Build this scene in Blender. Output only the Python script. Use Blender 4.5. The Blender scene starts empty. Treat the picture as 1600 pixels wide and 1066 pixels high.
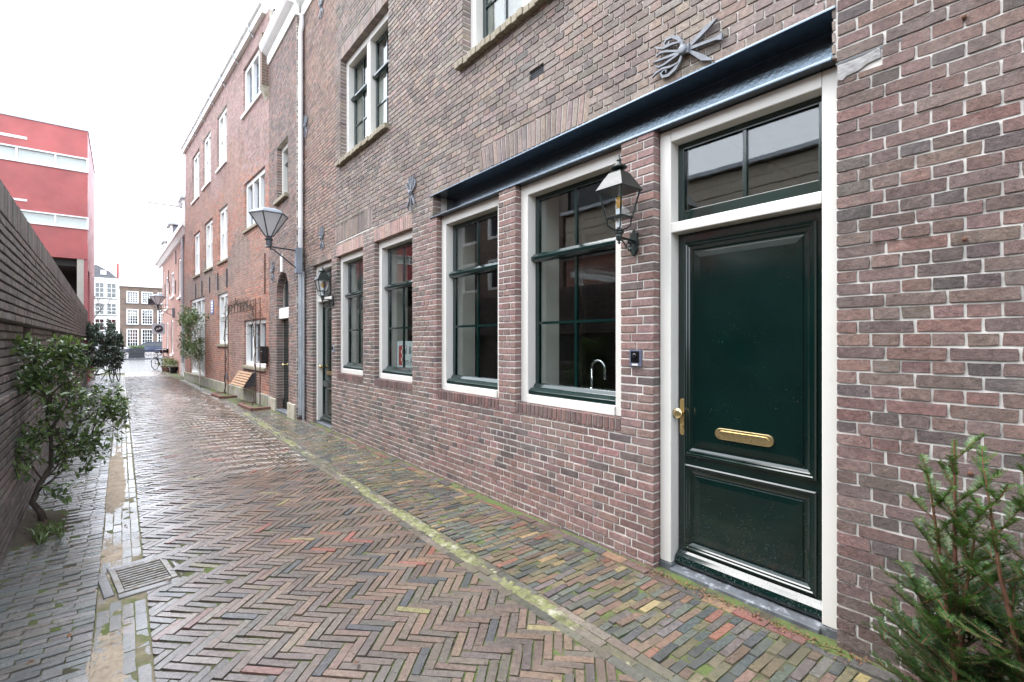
import bpy, bmesh, math, random
from mathutils import Vector, noise

sc = bpy.context.scene
COL = sc.collection
RNG = random.Random(11)
rad = math.radians

# ------------------------------------------------------------------ camera
CAM_Z, F_PX, YAW = 1.6, 755.0, rad(38.936)
cam_d = bpy.data.cameras.new('camera')
cam_d.sensor_width = 36.0
cam_d.lens = F_PX / 1600 * 36
cam_d.clip_start, cam_d.clip_end = 0.05, 2000
cam = bpy.data.objects.new('camera', cam_d)
cam.location = (0, 0, CAM_Z)
cam.rotation_euler = (rad(90), 0, -YAW)
COL.objects.link(cam)
sc.camera = cam

# ------------------------------------------------------------------ sky, sun, exposure
SUN_EL, SUN_AZ = rad(60), rad(-40)       # azimuth measured from +Y towards +X
world = bpy.data.worlds.new('World')
sc.world = world
world.use_nodes = True
wt = world.node_tree
wt.nodes.clear()
wo = wt.nodes.new('ShaderNodeOutputWorld')
bg = wt.nodes.new('ShaderNodeBackground')
sky = wt.nodes.new('ShaderNodeTexSky')
sky.sky_type = 'NISHITA'
sky.sun_disc = False
sky.sun_elevation = SUN_EL
sky.sun_rotation = SUN_AZ
sky.air_density, sky.dust_density, sky.ozone_density = 1.0, 4.0, 1.0
hs = wt.nodes.new('ShaderNodeHueSaturation')
hs.inputs['Saturation'].default_value = 0.22
mixw = wt.nodes.new('ShaderNodeMixRGB')
mixw.inputs[0].default_value = 0.65
mixw.inputs[2].default_value = (12.9, 13.9, 15.6, 1)     # even cloud deck
wt.links.new(sky.outputs[0], hs.inputs['Color'])
wt.links.new(hs.outputs[0], mixw.inputs[1])
wt.links.new(mixw.outputs[0], bg.inputs[0])
bg.inputs[1].default_value = 0.15
wt.links.new(bg.outputs[0], wo.inputs[0])

sun_d = bpy.data.lights.new('sun', 'SUN')
sun_d.energy = 1.5
sun_d.angle = rad(40)
sun_d.color = (1.0, 0.97, 0.93)
sun = bpy.data.objects.new('sun', sun_d)
sdir = Vector((math.sin(SUN_AZ) * math.cos(SUN_EL), math.cos(SUN_AZ) * math.cos(SUN_EL), math.sin(SUN_EL)))
sun.rotation_euler = sdir.to_track_quat('Z', 'Y').to_euler()
sun.location = (0, 0, 30)
COL.objects.link(sun)

sc.view_settings.view_transform = 'Standard'
sc.view_settings.look = 'None'
sc.view_settings.exposure = 1.36
sc.view_settings.gamma = 1
sc.view_settings.use_curve_mapping = False
sc.cycles.use_denoising = True
sc.cycles.max_bounces = 8
sc.cycles.transparent_max_bounces = 16
sc.cycles.caustics_reflective = False
sc.cycles.caustics_refractive = False


# ------------------------------------------------------------------ materials
MATS = {}


def ramp(nt, fac, stops):
    r = nt.nodes.new('ShaderNodeValToRGB')
    e = r.color_ramp.elements
    while len(e) > 1:
        e.remove(e[-1])
    for i, (p, c) in enumerate(stops):
        x = e[0] if i == 0 else e.new(p)
        x.position = p
        x.color = (*c, 1) if len(c) == 3 else c
    nt.links.new(fac, r.inputs[0])
    return r.outputs[0]


def noise_n(nt, scale, detail=4, rough=0.6, vec=None, dist=0.0):
    n = nt.nodes.new('ShaderNodeTexNoise')
    n.inputs['Scale'].default_value = scale
    n.inputs['Detail'].default_value = detail
    n.inputs['Roughness'].default_value = rough
    n.inputs['Distortion'].default_value = dist
    if vec is None:
        vec = nt.nodes.new('ShaderNodeNewGeometry').outputs['Position']
    nt.links.new(vec, n.inputs['Vector'])
    return n.outputs['Fac']


def math_n(nt, op, a, b=None, clamp=False):
    m = nt.nodes.new('ShaderNodeMath')
    m.operation = op
    m.use_clamp = clamp
    for i, x in enumerate((a, b)):
        if x is None:
            continue
        if isinstance(x, (int, float)):
            m.inputs[i].default_value = x
        else:
            nt.links.new(x, m.inputs[i])
    return m.outputs[0]


def mix_n(nt, fac, a, b, mode='MIX'):
    m = nt.nodes.new('ShaderNodeMixRGB')
    m.blend_type = mode
    for i, x in enumerate((fac, a, b)):
        if isinstance(x, (int, float)):
            m.inputs[i].default_value = x
        elif isinstance(x, tuple):
            m.inputs[i].default_value = (*x, 1) if len(x) == 3 else x
        else:
            nt.links.new(x, m.inputs[i])
    return m.outputs[0]


def bump_n(nt, height, strength, dist, prev=None):
    b = nt.nodes.new('ShaderNodeBump')
    b.inputs['Strength'].default_value = strength
    b.inputs['Distance'].default_value = dist
    nt.links.new(height, b.inputs['Height'])
    if prev is not None:
        nt.links.new(prev, b.inputs['Normal'])
    return b.outputs[0]


def new_mat(name):
    m = bpy.data.materials.new(name)
    m.use_nodes = True
    nt = m.node_tree
    p = nt.nodes['Principled BSDF']
    MATS[name] = m
    return m, nt, p


def simple(name, col, rough=0.5, metal=0.0, var=0.15, vscale=6, bscale=60, bstr=0.15, bdist=0.002, spec=0.5, coat=0.0, dirt=None):
    m, nt, p = new_mat(name)
    n = noise_n(nt, vscale, 5)
    v = ramp(nt, n, [(0.3, tuple(c * (1 - var) for c in col)), (0.7, tuple(min(1, c * (1 + var)) for c in col))])
    if dirt:
        d = ramp(nt, noise_n(nt, dirt[1], 6, 0.7), [(dirt[2], (0, 0, 0)), (dirt[3], (1, 1, 1))])
        v = mix_n(nt, d, v, dirt[0])
    nt.links.new(v, p.inputs['Base Color'])
    rr = ramp(nt, noise_n(nt, vscale * 3, 4), [(0.3, (rough * 0.8,) * 3), (0.7, (min(1, rough * 1.2),) * 3)])
    nt.links.new(rr, p.inputs['Roughness'])
    p.inputs['Metallic'].default_value = metal
    p.inputs['Specular IOR Level'].default_value = spec
    p.inputs['Coat Weight'].default_value = coat
    p.inputs['Coat Roughness'].default_value = 0.08
    if bstr:
        nt.links.new(bump_n(nt, noise_n(nt, bscale, 5), bstr, bdist), p.inputs['Normal'])
    return m


def attr_n(nt, name='bcol'):
    a = nt.nodes.new('ShaderNodeAttribute')
    a.attribute_name = name
    return a


def brick_mat(name, rough=0.75, grain=0.5, wash=(0.36, 0.31, 0.28), wash_amt=0.22, moss_col=(0.10, 0.13, 0.03), bdist=0.004, wet=False):
    m, nt, p = new_mat(name)
    a = attr_n(nt)
    col = a.outputs['Color']
    n1 = noise_n(nt, 42, 8, 0.75)
    col = mix_n(nt, 1.0, col, ramp(nt, n1, [(0.28, (0.45, 0.45, 0.47)), (0.5, (1.0, 1.0, 1.0)), (0.74, (1.5, 1.47, 1.42))]), 'MULTIPLY')
    n5 = noise_n(nt, 260, 3, 0.6)
    col = mix_n(nt, 1.0, col, ramp(nt, n5, [(0.33, (0.5, 0.5, 0.5)), (0.45, (1, 1, 1)), (0.62, (1, 1, 1)), (0.72, (1.45, 1.42, 1.4))]), 'MULTIPLY')
    # fire marks and pale bloom
    n2 = noise_n(nt, 9, 6, 0.7, dist=0.6)
    col = mix_n(nt, ramp(nt, n2, [(0.52, (0, 0, 0)), (0.75, (wash_amt,) * 3)]), col, wash)
    n6 = noise_n(nt, 1.1, 6, 0.7, dist=0.4)
    col = mix_n(nt, ramp(nt, n6, [(0.50, (0, 0, 0)), (0.68, (wash_amt * 0.7,) * 3)]), col, wash)
    n3 = noise_n(nt, 2.1, 5, 0.65)
    col = mix_n(nt, ramp(nt, n3, [(0.48, (0, 0, 0)), (0.70, (0.42,) * 3)]), col, (0.05, 0.044, 0.042))
    # moss and algae: amount per piece in the alpha channel
    n4 = noise_n(nt, 14, 7, 0.72)
    mk = math_n(nt, 'ADD', n4, math_n(nt, 'SUBTRACT', a.outputs['Alpha'], 0.85))
    mk = ramp(nt, mk, [(0.42, (0, 0, 0)), (0.62, (1, 1, 1))])
    mosc = ramp(nt, noise_n(nt, 40, 4), [(0.3, tuple(c * 0.6 for c in moss_col)), (0.7, tuple(c * 1.5 for c in moss_col))])
    col = mix_n(nt, math_n(nt, 'MULTIPLY', mk, 0.8), col, mosc)
    nt.links.new(col, p.inputs['Base Color'])
    if wet:
        w = noise_n(nt, 1.6, 5, 0.6)
        rr = ramp(nt, w, [(0.35, (rough * 0.62,) * 3), (0.65, (rough * 1.1,) * 3)])
        rr = mix_n(nt, mk, rr, (0.85, 0.85, 0.85))
        nt.links.new(rr, p.inputs['Roughness'])
        p.inputs['Specular IOR Level'].default_value = 0.8
        cw = ramp(nt, noise_n(nt, 2.3, 5, 0.65), [(0.36, (0.22,) * 3), (0.64, (0.70,) * 3)])       # water film
        nt.links.new(mix_n(nt, mk, cw, (0, 0, 0)), p.inputs['Coat Weight'])
        p.inputs['Coat Roughness'].default_value = 0.17
        p.inputs['Coat IOR'].default_value = 1.4
    else:
        p.inputs['Roughness'].default_value = rough
        p.inputs['Specular IOR Level'].default_value = 0.35
    b = bump_n(nt, noise_n(nt, 170, 6, 0.75), min(1, grain * 1.3), bdist * 0.6)
    b = bump_n(nt, noise_n(nt, 38, 7, 0.7), min(1, grain * 1.3), bdist * 1.6, b)
    nt.links.new(b, p.inputs['Normal'])
    return m


brick_mat('brick', 0.78, 0.55)
brick_mat('brick_old', 0.82, 1.0, bdist=0.008, wash=(0.32, 0.28, 0.255), wash_amt=0.32)
brick_mat('brick_dark', 0.55, 0.6, wash=(0.22, 0.21, 0.2), wash_amt=0.4)
brick_mat('paver', 0.31, 0.40, wash=(0.22, 0.195, 0.17), wash_amt=0.16, bdist=0.004, wet=True)
simple('mortar', (0.59, 0.57, 0.53), 0.9, var=0.25, vscale=5, bscale=220, bstr=0.5, bdist=0.002)
simple('mortar_brown', (0.50, 0.46, 0.40), 0.9, var=0.35, vscale=4, bscale=220, bstr=0.5, bdist=0.002)
simple('mortar_dark', (0.15, 0.14, 0.13), 0.9, var=0.3, bscale=220, bstr=0.5)
simple("cream_paint", (0.66, 0.645, 0.60), 0.38, var=0.04, vscale=2, bscale=40, bstr=0.05, coat=0.15, dirt=((0.5, 0.47, 0.4), 5, 0.62, 0.95))
simple('white_paint', (0.80, 0.80, 0.78), 0.45, var=0.05, vscale=2, bscale=40, bstr=0.05)
simple('green_paint', (0.0009, 0.0105, 0.0086), 0.14, var=0.2, vscale=3, bscale=18, bstr=0.06, bdist=0.002, spec=0.55, coat=0.3, dirt=((0.05, 0.075, 0.07), 120, 0.70, 0.76))
def door_dust():
    """splashed street dust: specks that thicken towards the foot of the door"""
    nt = MATS['green_paint'].node_tree
    p = nt.nodes['Principled BSDF']
    src = p.inputs['Base Color'].links[0].from_socket
    sp = nt.nodes.new('ShaderNodeSeparateXYZ')
    nt.links.new(nt.nodes.new('ShaderNodeNewGeometry').outputs['Position'], sp.inputs[0])
    low = nt.nodes.new('ShaderNodeMapRange')
    low.inputs[1].default_value, low.inputs[2].default_value, low.inputs[3].default_value, low.inputs[4].default_value = 0.05, 0.75, 0.105, 0.0
    nt.links.new(sp.outputs[2], low.inputs[0])
    k = math_n(nt, 'ADD', noise_n(nt, 95, 4, 0.7), low.outputs[0])
    k = math_n(nt, 'ADD', k, math_n(nt, 'MULTIPLY', math_n(nt, 'SUBTRACT', noise_n(nt, 7, 4, 0.6), 0.5), 0.25))
    msk = ramp(nt, k, [(0.66, (0, 0, 0)), (0.74, (0.8, 0.8, 0.8))])
    nt.links.new(mix_n(nt, msk, src, (0.045, 0.058, 0.05)), p.inputs['Base Color'])
    rs = p.inputs['Roughness'].links[0].from_socket
    nt.links.new(mix_n(nt, msk, rs, (0.6, 0.6, 0.6)), p.inputs['Roughness'])


door_dust()
simple('sash_green', (0.0016, 0.0150, 0.0132), 0.14, var=0.2, vscale=3, bscale=18, bstr=0.06, bdist=0.002, spec=0.55, coat=0.4)
simple('black_paint', (0.012, 0.012, 0.014), 0.17, var=0.2, vscale=4, bscale=30, bstr=0.5, bdist=0.003, spec=0.6, coat=0.5)
simple('beam_paint', (0.010, 0.013, 0.018), 0.2, var=0.3, vscale=6, bscale=38, bstr=0.6, bdist=0.003, spec=0.9, coat=0.0, dirt=((0.05, 0.055, 0.06), 22, 0.62, 0.72))
pb = MATS['beam_paint'].node_tree.nodes['Principled BSDF']
pb.inputs['IOR'].default_value = 2.0
pb.inputs['Specular Tint'].default_value = (0.68, 0.85, 1.0, 1)
pb.inputs['Coat Weight'].default_value = 0.0
simple('iron', (0.05, 0.055, 0.065), 0.42, var=0.3, vscale=15, bscale=80, bstr=0.3)
simple('anchor_iron', (0.16, 0.175, 0.20), 0.45, var=0.25, vscale=15, bscale=80, bstr=0.3)
simple('lantern_green', (0.006, 0.014, 0.012), 0.34, var=0.3, vscale=25, bscale=90, bstr=0.35, coat=0.0, dirt=((0.05, 0.06, 0.055), 70, 0.6, 0.7))
simple('rust', (0.10, 0.045, 0.025), 0.85, var=0.4, vscale=30, bscale=120, bstr=0.4)
simple('brass', (0.86, 0.68, 0.36), 0.32, 1.0, var=0.12, vscale=20, bscale=200, bstr=0.05)
simple('brass_dark', (0.62, 0.45, 0.20), 0.4, 1.0, var=0.15, vscale=20, bscale=200, bstr=0.05)
simple('chrome', (0.75, 0.76, 0.78), 0.08, 1.0, var=0.02, bstr=0)
simple('zinc', (0.42, 0.45, 0.48), 0.4, 0.5, var=0.15, vscale=5, bscale=40, bstr=0.1)
simple('zinc_white', (0.66, 0.66, 0.66), 0.45, 0.1, var=0.08, vscale=3, bscale=40, bstr=0.08)
simple('cast_grate', (0.26, 0.25, 0.24), 0.5, 0.5, var=0.3, vscale=25, bscale=150, bstr=0.4, dirt=((0.14, 0.09, 0.05), 12, 0.5, 0.7))
simple('bluestone', (0.10, 0.108, 0.12), 0.55, var=0.35, vscale=10, bscale=60, bstr=0.4, dirt=((0.27, 0.285, 0.31), 14, 0.55, 0.64))
simple('sandstone', (0.42, 0.38, 0.31), 0.85, var=0.2, vscale=6, bscale=70, bstr=0.5, bdist=0.006, dirt=((0.17, 0.17, 0.08), 5, 0.5, 0.7))
simple('plinth_grey', (0.33, 0.31, 0.27), 0.9, var=0.25, vscale=4, bscale=50, bstr=0.5, bdist=0.005, dirt=((0.24, 0.25, 0.06), 3, 0.48, 0.7))
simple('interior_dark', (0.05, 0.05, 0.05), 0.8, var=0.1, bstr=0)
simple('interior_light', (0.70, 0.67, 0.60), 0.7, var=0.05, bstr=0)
simple('counter', (0.12, 0.12, 0.12), 0.25, var=0.1, bstr=0)
simple('plastic_grey', (0.10, 0.11, 0.16), 0.35, var=0.05, bstr=0)
simple('plastic_black', (0.008, 0.008, 0.01), 0.12, var=0.05, bstr=0)
simple('poster_white', (0.75, 0.80, 0.82), 0.5, var=0.02, bstr=0)
simple('poster_red', (0.45, 0.045, 0.035), 0.5, var=0.02, bstr=0)
simple('ink', (0.02, 0.02, 0.025), 0.5, var=0.02, bstr=0)
simple('red_render', (0.38, 0.085, 0.08), 0.45, var=0.22, vscale=0.9, bscale=20, bstr=0.1)
simple('red_render_side', (0.38, 0.10, 0.105), 0.5, var=0.12, vscale=0.7, bscale=20, bstr=0.1)
simple('concrete', (0.45, 0.43, 0.38), 0.8, var=0.12, vscale=2, bscale=30, bstr=0.3)
simple('grey_stone', (0.27, 0.265, 0.26), 0.85, var=0.3, vscale=14, bscale=40, bstr=0.8, bdist=0.01)
simple('roof_slate', (0.13, 0.13, 0.14), 0.7, var=0.25, vscale=3, bscale=12, bstr=0.3)
simple('roof_tile', (0.16, 0.10, 0.08), 0.8, var=0.25, vscale=3, bscale=12, bstr=0.3)
simple('slate_blue', (0.20, 0.23, 0.27), 0.6, var=0.15, vscale=3, bscale=30, bstr=0.2)
simple('pink_render', (0.48, 0.20, 0.18), 0.75, var=0.15, vscale=1.5, bscale=30, bstr=0.2)
simple('wood_slat', (0.38, 0.23, 0.135), 0.55, var=0.25, vscale=12, bscale=60, bstr=0.2)
simple('dark_timber', (0.035, 0.04, 0.045), 0.7, var=0.3, vscale=8, bscale=60, bstr=0.3)
simple('terracotta', (0.13, 0.06, 0.045), 0.7, var=0.2, bscale=60, bstr=0.2)
simple('blue_enamel', (0.09, 0.14, 0.36), 0.3, var=0.05, bstr=0)
simple('rubber', (0.015, 0.015, 0.016), 0.7, var=0.1, bstr=0)
simple('car_silver', (0.45, 0.46, 0.47), 0.25, 0.4, var=0.03, bstr=0, coat=0.5)
simple('car_blue', (0.02, 0.035, 0.075), 0.22, 0.2, var=0.05, bstr=0, coat=0.6)
simple('car_glass', (0.02, 0.025, 0.03), 0.05, var=0.05, bstr=0, spec=0.7)
simple('bark', (0.060, 0.048, 0.038), 0.85, var=0.35, vscale=20, bscale=90, bstr=0.6, bdist=0.006)
simple('bark_red', (0.14, 0.060, 0.035), 0.8, var=0.35, vscale=30, bscale=120, bstr=0.5, bdist=0.003)
simple('bark_pale', (0.45, 0.40, 0.34), 0.8, var=0.3, vscale=14, bscale=60, bstr=0.4)
simple('dead_leaf', (0.17, 0.085, 0.04), 0.7, var=0.4, vscale=40, bscale=150, bstr=0.3)
simple('sand', (0.36, 0.295, 0.225), 0.95, var=0.22, vscale=9, bscale=300, bstr=0.7, bdist=0.003, dirt=((0.14, 0.10, 0.07), 14, 0.56, 0.75))
simple('moss', (0.145, 0.150, 0.065), 0.95, var=0.5, vscale=18, bscale=260, bstr=0.9, bdist=0.005, dirt=((0.36, 0.34, 0.27), 8, 0.52, 0.66))
simple('yellow_brick_sill', (0.25, 0.22, 0.16), 0.85, var=0.2, vscale=8, bscale=60, bstr=0.5)
simple('red_cloth', (0.55, 0.03, 0.03), 0.8, var=0.1, bstr=0)
simple('beige_cladding', (0.50, 0.44, 0.35), 0.7, var=0.06, bstr=0)
simple('lit_curtain', (0.60, 0.50, 0.34), 0.8, var=0.2, vscale=3, bstr=0)
simple('filament', (0.75, 0.42, 0.12), 0.3, var=0.1, bstr=0)


def soil_mat():
    m, nt, p = new_mat('joint_soil')
    n = noise_n(nt, 5, 6, 0.7)
    c = ramp(nt, n, [(0.34, (0.040, 0.033, 0.026)), (0.46, (0.065, 0.060, 0.034)), (0.56, (0.078, 0.105, 0.028))])
    g = noise_n(nt, 120, 4)
    c = mix_n(nt, 1, c, ramp(nt, g, [(0.3, (0.6, 0.6, 0.6)), (0.7, (1.4, 1.4, 1.4))]), 'MULTIPLY')
    nt.links.new(c, p.inputs['Base Color'])
    p.inputs['Roughness'].default_value = 0.95
    nt.links.new(bump_n(nt, noise_n(nt, 160, 5, 0.7), 0.8, 0.004), p.inputs['Normal'])


soil_mat()
simple('sandy_soil', (0.20, 0.17, 0.115), 0.95, var=0.35, vscale=10, bscale=260, bstr=0.7, bdist=0.003, dirt=((0.10, 0.13, 0.035), 6, 0.46, 0.6))


def glass_mat(name, tint, f0=0.05, wav=0.0, rough=0.0):
    m = bpy.data.materials.new(name)
    m.use_nodes = True
    nt = m.node_tree
    nt.nodes.clear()
    out = nt.nodes.new('ShaderNodeOutputMaterial')
    mx = nt.nodes.new('ShaderNodeMixShader')
    tr = nt.nodes.new('ShaderNodeBsdfTransparent')
    tr.inputs[0].default_value = (*tint, 1)
    gl = nt.nodes.new('ShaderNodeBsdfGlossy')
    gl.inputs['Roughness'].default_value = rough
    # Schlick reflectance, the same on both faces of the thin pane
    ge = nt.nodes.new('ShaderNodeNewGeometry')
    dp_ = nt.nodes.new('ShaderNodeVectorMath')
    dp_.operation = 'DOT_PRODUCT'
    nt.links.new(ge.outputs['Normal'], dp_.inputs[0])
    nt.links.new(ge.outputs['Incoming'], dp_.inputs[1])
    k5 = math_n(nt, 'POWER', math_n(nt, 'SUBTRACT', 1.0, math_n(nt, 'ABSOLUTE', dp_.outputs['Value'])), 5.0)
    fac_ = math_n(nt, 'ADD', math_n(nt, 'MULTIPLY', k5, 1 - f0), f0, True)
    if wav:
        b = bump_n(nt, noise_n(nt, 2.2, 2, 0.5), wav, 0.02)
        nt.links.new(b, gl.inputs['Normal'])
    nt.links.new(fac_, mx.inputs[0])
    nt.links.new(tr.outputs[0], mx.inputs[1])
    nt.links.new(gl.outputs[0], mx.inputs[2])
    nt.links.new(mx.outputs[0], out.inputs[0])
    MATS[name] = m


glass_mat('glass', (0.88, 0.91, 0.90), 0.085, 0.02)
glass_mat('lantern_glass', (0.96, 0.97, 0.97), 0.03)


def frosted_mat():
    m, nt, p = new_mat('frosted_panel')
    p.inputs['Base Color'].default_value = (0.92, 0.93, 0.94, 1)
    p.inputs['Roughness'].default_value = 0.35
    p.inputs['Subsurface Weight'].default_value = 0.0
    t = nt.nodes.new('ShaderNodeBsdfTranslucent')
    t.inputs[0].default_value = (0.97, 0.98, 1.0, 1)
    mx = nt.nodes.new('ShaderNodeMixShader')
    mx.inputs[0].default_value = 0.62
    out = nt.nodes['Material Output']
    nt.links.new(p.outputs[0], mx.inputs[1])
    nt.links.new(t.outputs[0], mx.inputs[2])
    nt.links.new(mx.outputs[0], out.inputs[0])


frosted_mat()


def leaf_mat(name, c0, c1, rough, spec, tr=0.25):
    m, nt, p = new_mat(name)
    a = attr_n(nt)
    g = a.outputs['Alpha']
    c = ramp(nt, g, [(0.0, c0), (1.0, c1)])
    c = mix_n(nt, 1, c, ramp(nt, noise_n(nt, 60, 3), [(0.3, (0.75,) * 3), (0.7, (1.25,) * 3)]), 'MULTIPLY')
    nt.links.new(c, p.inputs['Base Color'])
    p.inputs['Roughness'].default_value = rough
    p.inputs['Specular IOR Level'].default_value = spec
    t = nt.nodes.new('ShaderNodeBsdfTranslucent')
    nt.links.new(mix_n(nt, 1, c, (1.2, 1.5, 0.6), 'MULTIPLY'), t.inputs[0])
    mx = nt.nodes.new('ShaderNodeMixShader')
    mx.inputs[0].default_value = tr
    out = nt.nodes['Material Output']
    nt.links.new(p.outputs[0], mx.inputs[1])
    nt.links.new(t.outputs[0], mx.inputs[2])
    nt.links.new(mx.outputs[0], out.inputs[0])


leaf_mat('leaf_glossy', (0.040, 0.078, 0.034), (0.17, 0.225, 0.085), 0.2, 0.9, 0.25)
leaf_mat('leaf_blue', (0.045, 0.08, 0.062), (0.16, 0.205, 0.17), 0.25, 1.0, 0.15)
leaf_mat('leaf_mid', (0.045, 0.085, 0.03), (0.16, 0.19, 0.10), 0.45, 0.5, 0.25)
leaf_mat('needle', (0.018, 0.060, 0.022), (0.14, 0.27, 0.05), 0.4, 0.5, 0.25)


def tex_brick_mat(name, c1, c2, mort, scale):
    """far walls: brick pattern too small to pick apart"""
    m, nt, p = new_mat(name)
    pos = nt.nodes.new('ShaderNodeNewGeometry').outputs['Position']
    sp = nt.nodes.new('ShaderNodeSeparateXYZ')
    nt.links.new(pos, sp.inputs[0])
    cb = nt.nodes.new('ShaderNodeCombineXYZ')
    nt.links.new(math_n(nt, 'ADD', sp.outputs[0], sp.outputs[1]), cb.inputs[0])
    nt.links.new(sp.outputs[2], cb.inputs[1])
    b = nt.nodes.new('ShaderNodeTexBrick')
    b.inputs['Scale'].default_value = scale
    b.inputs['Color1'].default_value = (*c1, 1)
    b.inputs['Color2'].default_value = (*c2, 1)
    b.inputs['Mortar'].default_value = (*mort, 1)
    b.inputs['Mortar Size'].default_value = 0.012
    b.inputs['Brick Width'].default_value = 0.22
    b.inputs['Row Height'].default_value = 0.066
    nt.links.new(cb.outputs[0], b.inputs['Vector'])
    c = mix_n(nt, 1, b.outputs[0], ramp(nt, noise_n(nt, 1.1, 6, 0.65), [(0.3, (0.72, 0.74, 0.78)), (0.7, (1.25, 1.2, 1.15))]), 'MULTIPLY')
    nt.links.new(c, p.inputs['Base Color'])
    p.inputs['Roughness'].default_value = 0.85
    return m


tex_brick_mat('far_red_brick', (0.32, 0.095, 0.06), (0.24, 0.08, 0.06), (0.3, 0.26, 0.22), 1)
tex_brick_mat('far_brown_brick', (0.17, 0.10, 0.07), (0.12, 0.08, 0.06), (0.22, 0.19, 0.16), 1)
tex_brick_mat('far_paving', (0.17, 0.15, 0.15), (0.14, 0.13, 0.13), (0.08, 0.08, 0.075), 1)
MATS['far_paving'].node_tree.nodes['Principled BSDF'].inputs['Roughness'].default_value = 0.22


def ground_mat():
    m, nt, p = new_mat('ground_dirt')
    c = ramp(nt, noise_n(nt, 1.5, 7, 0.7), [(0.3, (0.07, 0.06, 0.045)), (0.6, (0.12, 0.10, 0.07)), (0.75, (0.08, 0.11, 0.03))])
    nt.links.new(c, p.inputs['Base Color'])
    p.inputs['Roughness'].default_value = 0.95
    nt.links.new(bump_n(nt, noise_n(nt, 60, 7, 0.75), 1.0, 0.02), p.inputs['Normal'])


ground_mat()

# ------------------------------------------------------------------ mesh helpers
WL = {}          # world location of every object that may be a parent


def wloc(o):
    return WL[o.name] if o is not None else Vector((0, 0, 0))


def tag(o, label=None, cat=None, group=None, kind=None):
    if label:
        o['label'] = label
    if cat:
        o['category'] = cat
    if group:
        o['group'] = group
    if kind:
        o['kind'] = kind
    return o


def empty(name, loc, parent=None, **kw):
    o = bpy.data.objects.new(name, None)
    o.empty_display_size = 0.2
    COL.objects.link(o)
    loc = Vector(loc)
    o.location = loc - wloc(parent)
    if parent:
        o.parent = parent
    WL[o.name] = loc
    return tag(o, **kw)


class Fr:
    """local frame: p(a, b, c) = o + u*a + v*b + n*c"""

    def __init__(s, o, u, v, n):
        s.o, s.u, s.v, s.n = Vector(o), Vector(u).normalized(), Vector(v).normalized(), Vector(n).normalized()
        s.flip = s.u.cross(s.v).dot(s.n) < 0

    def p(s, a, b, c):
        return s.o + s.u * a + s.v * b + s.n * c


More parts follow.
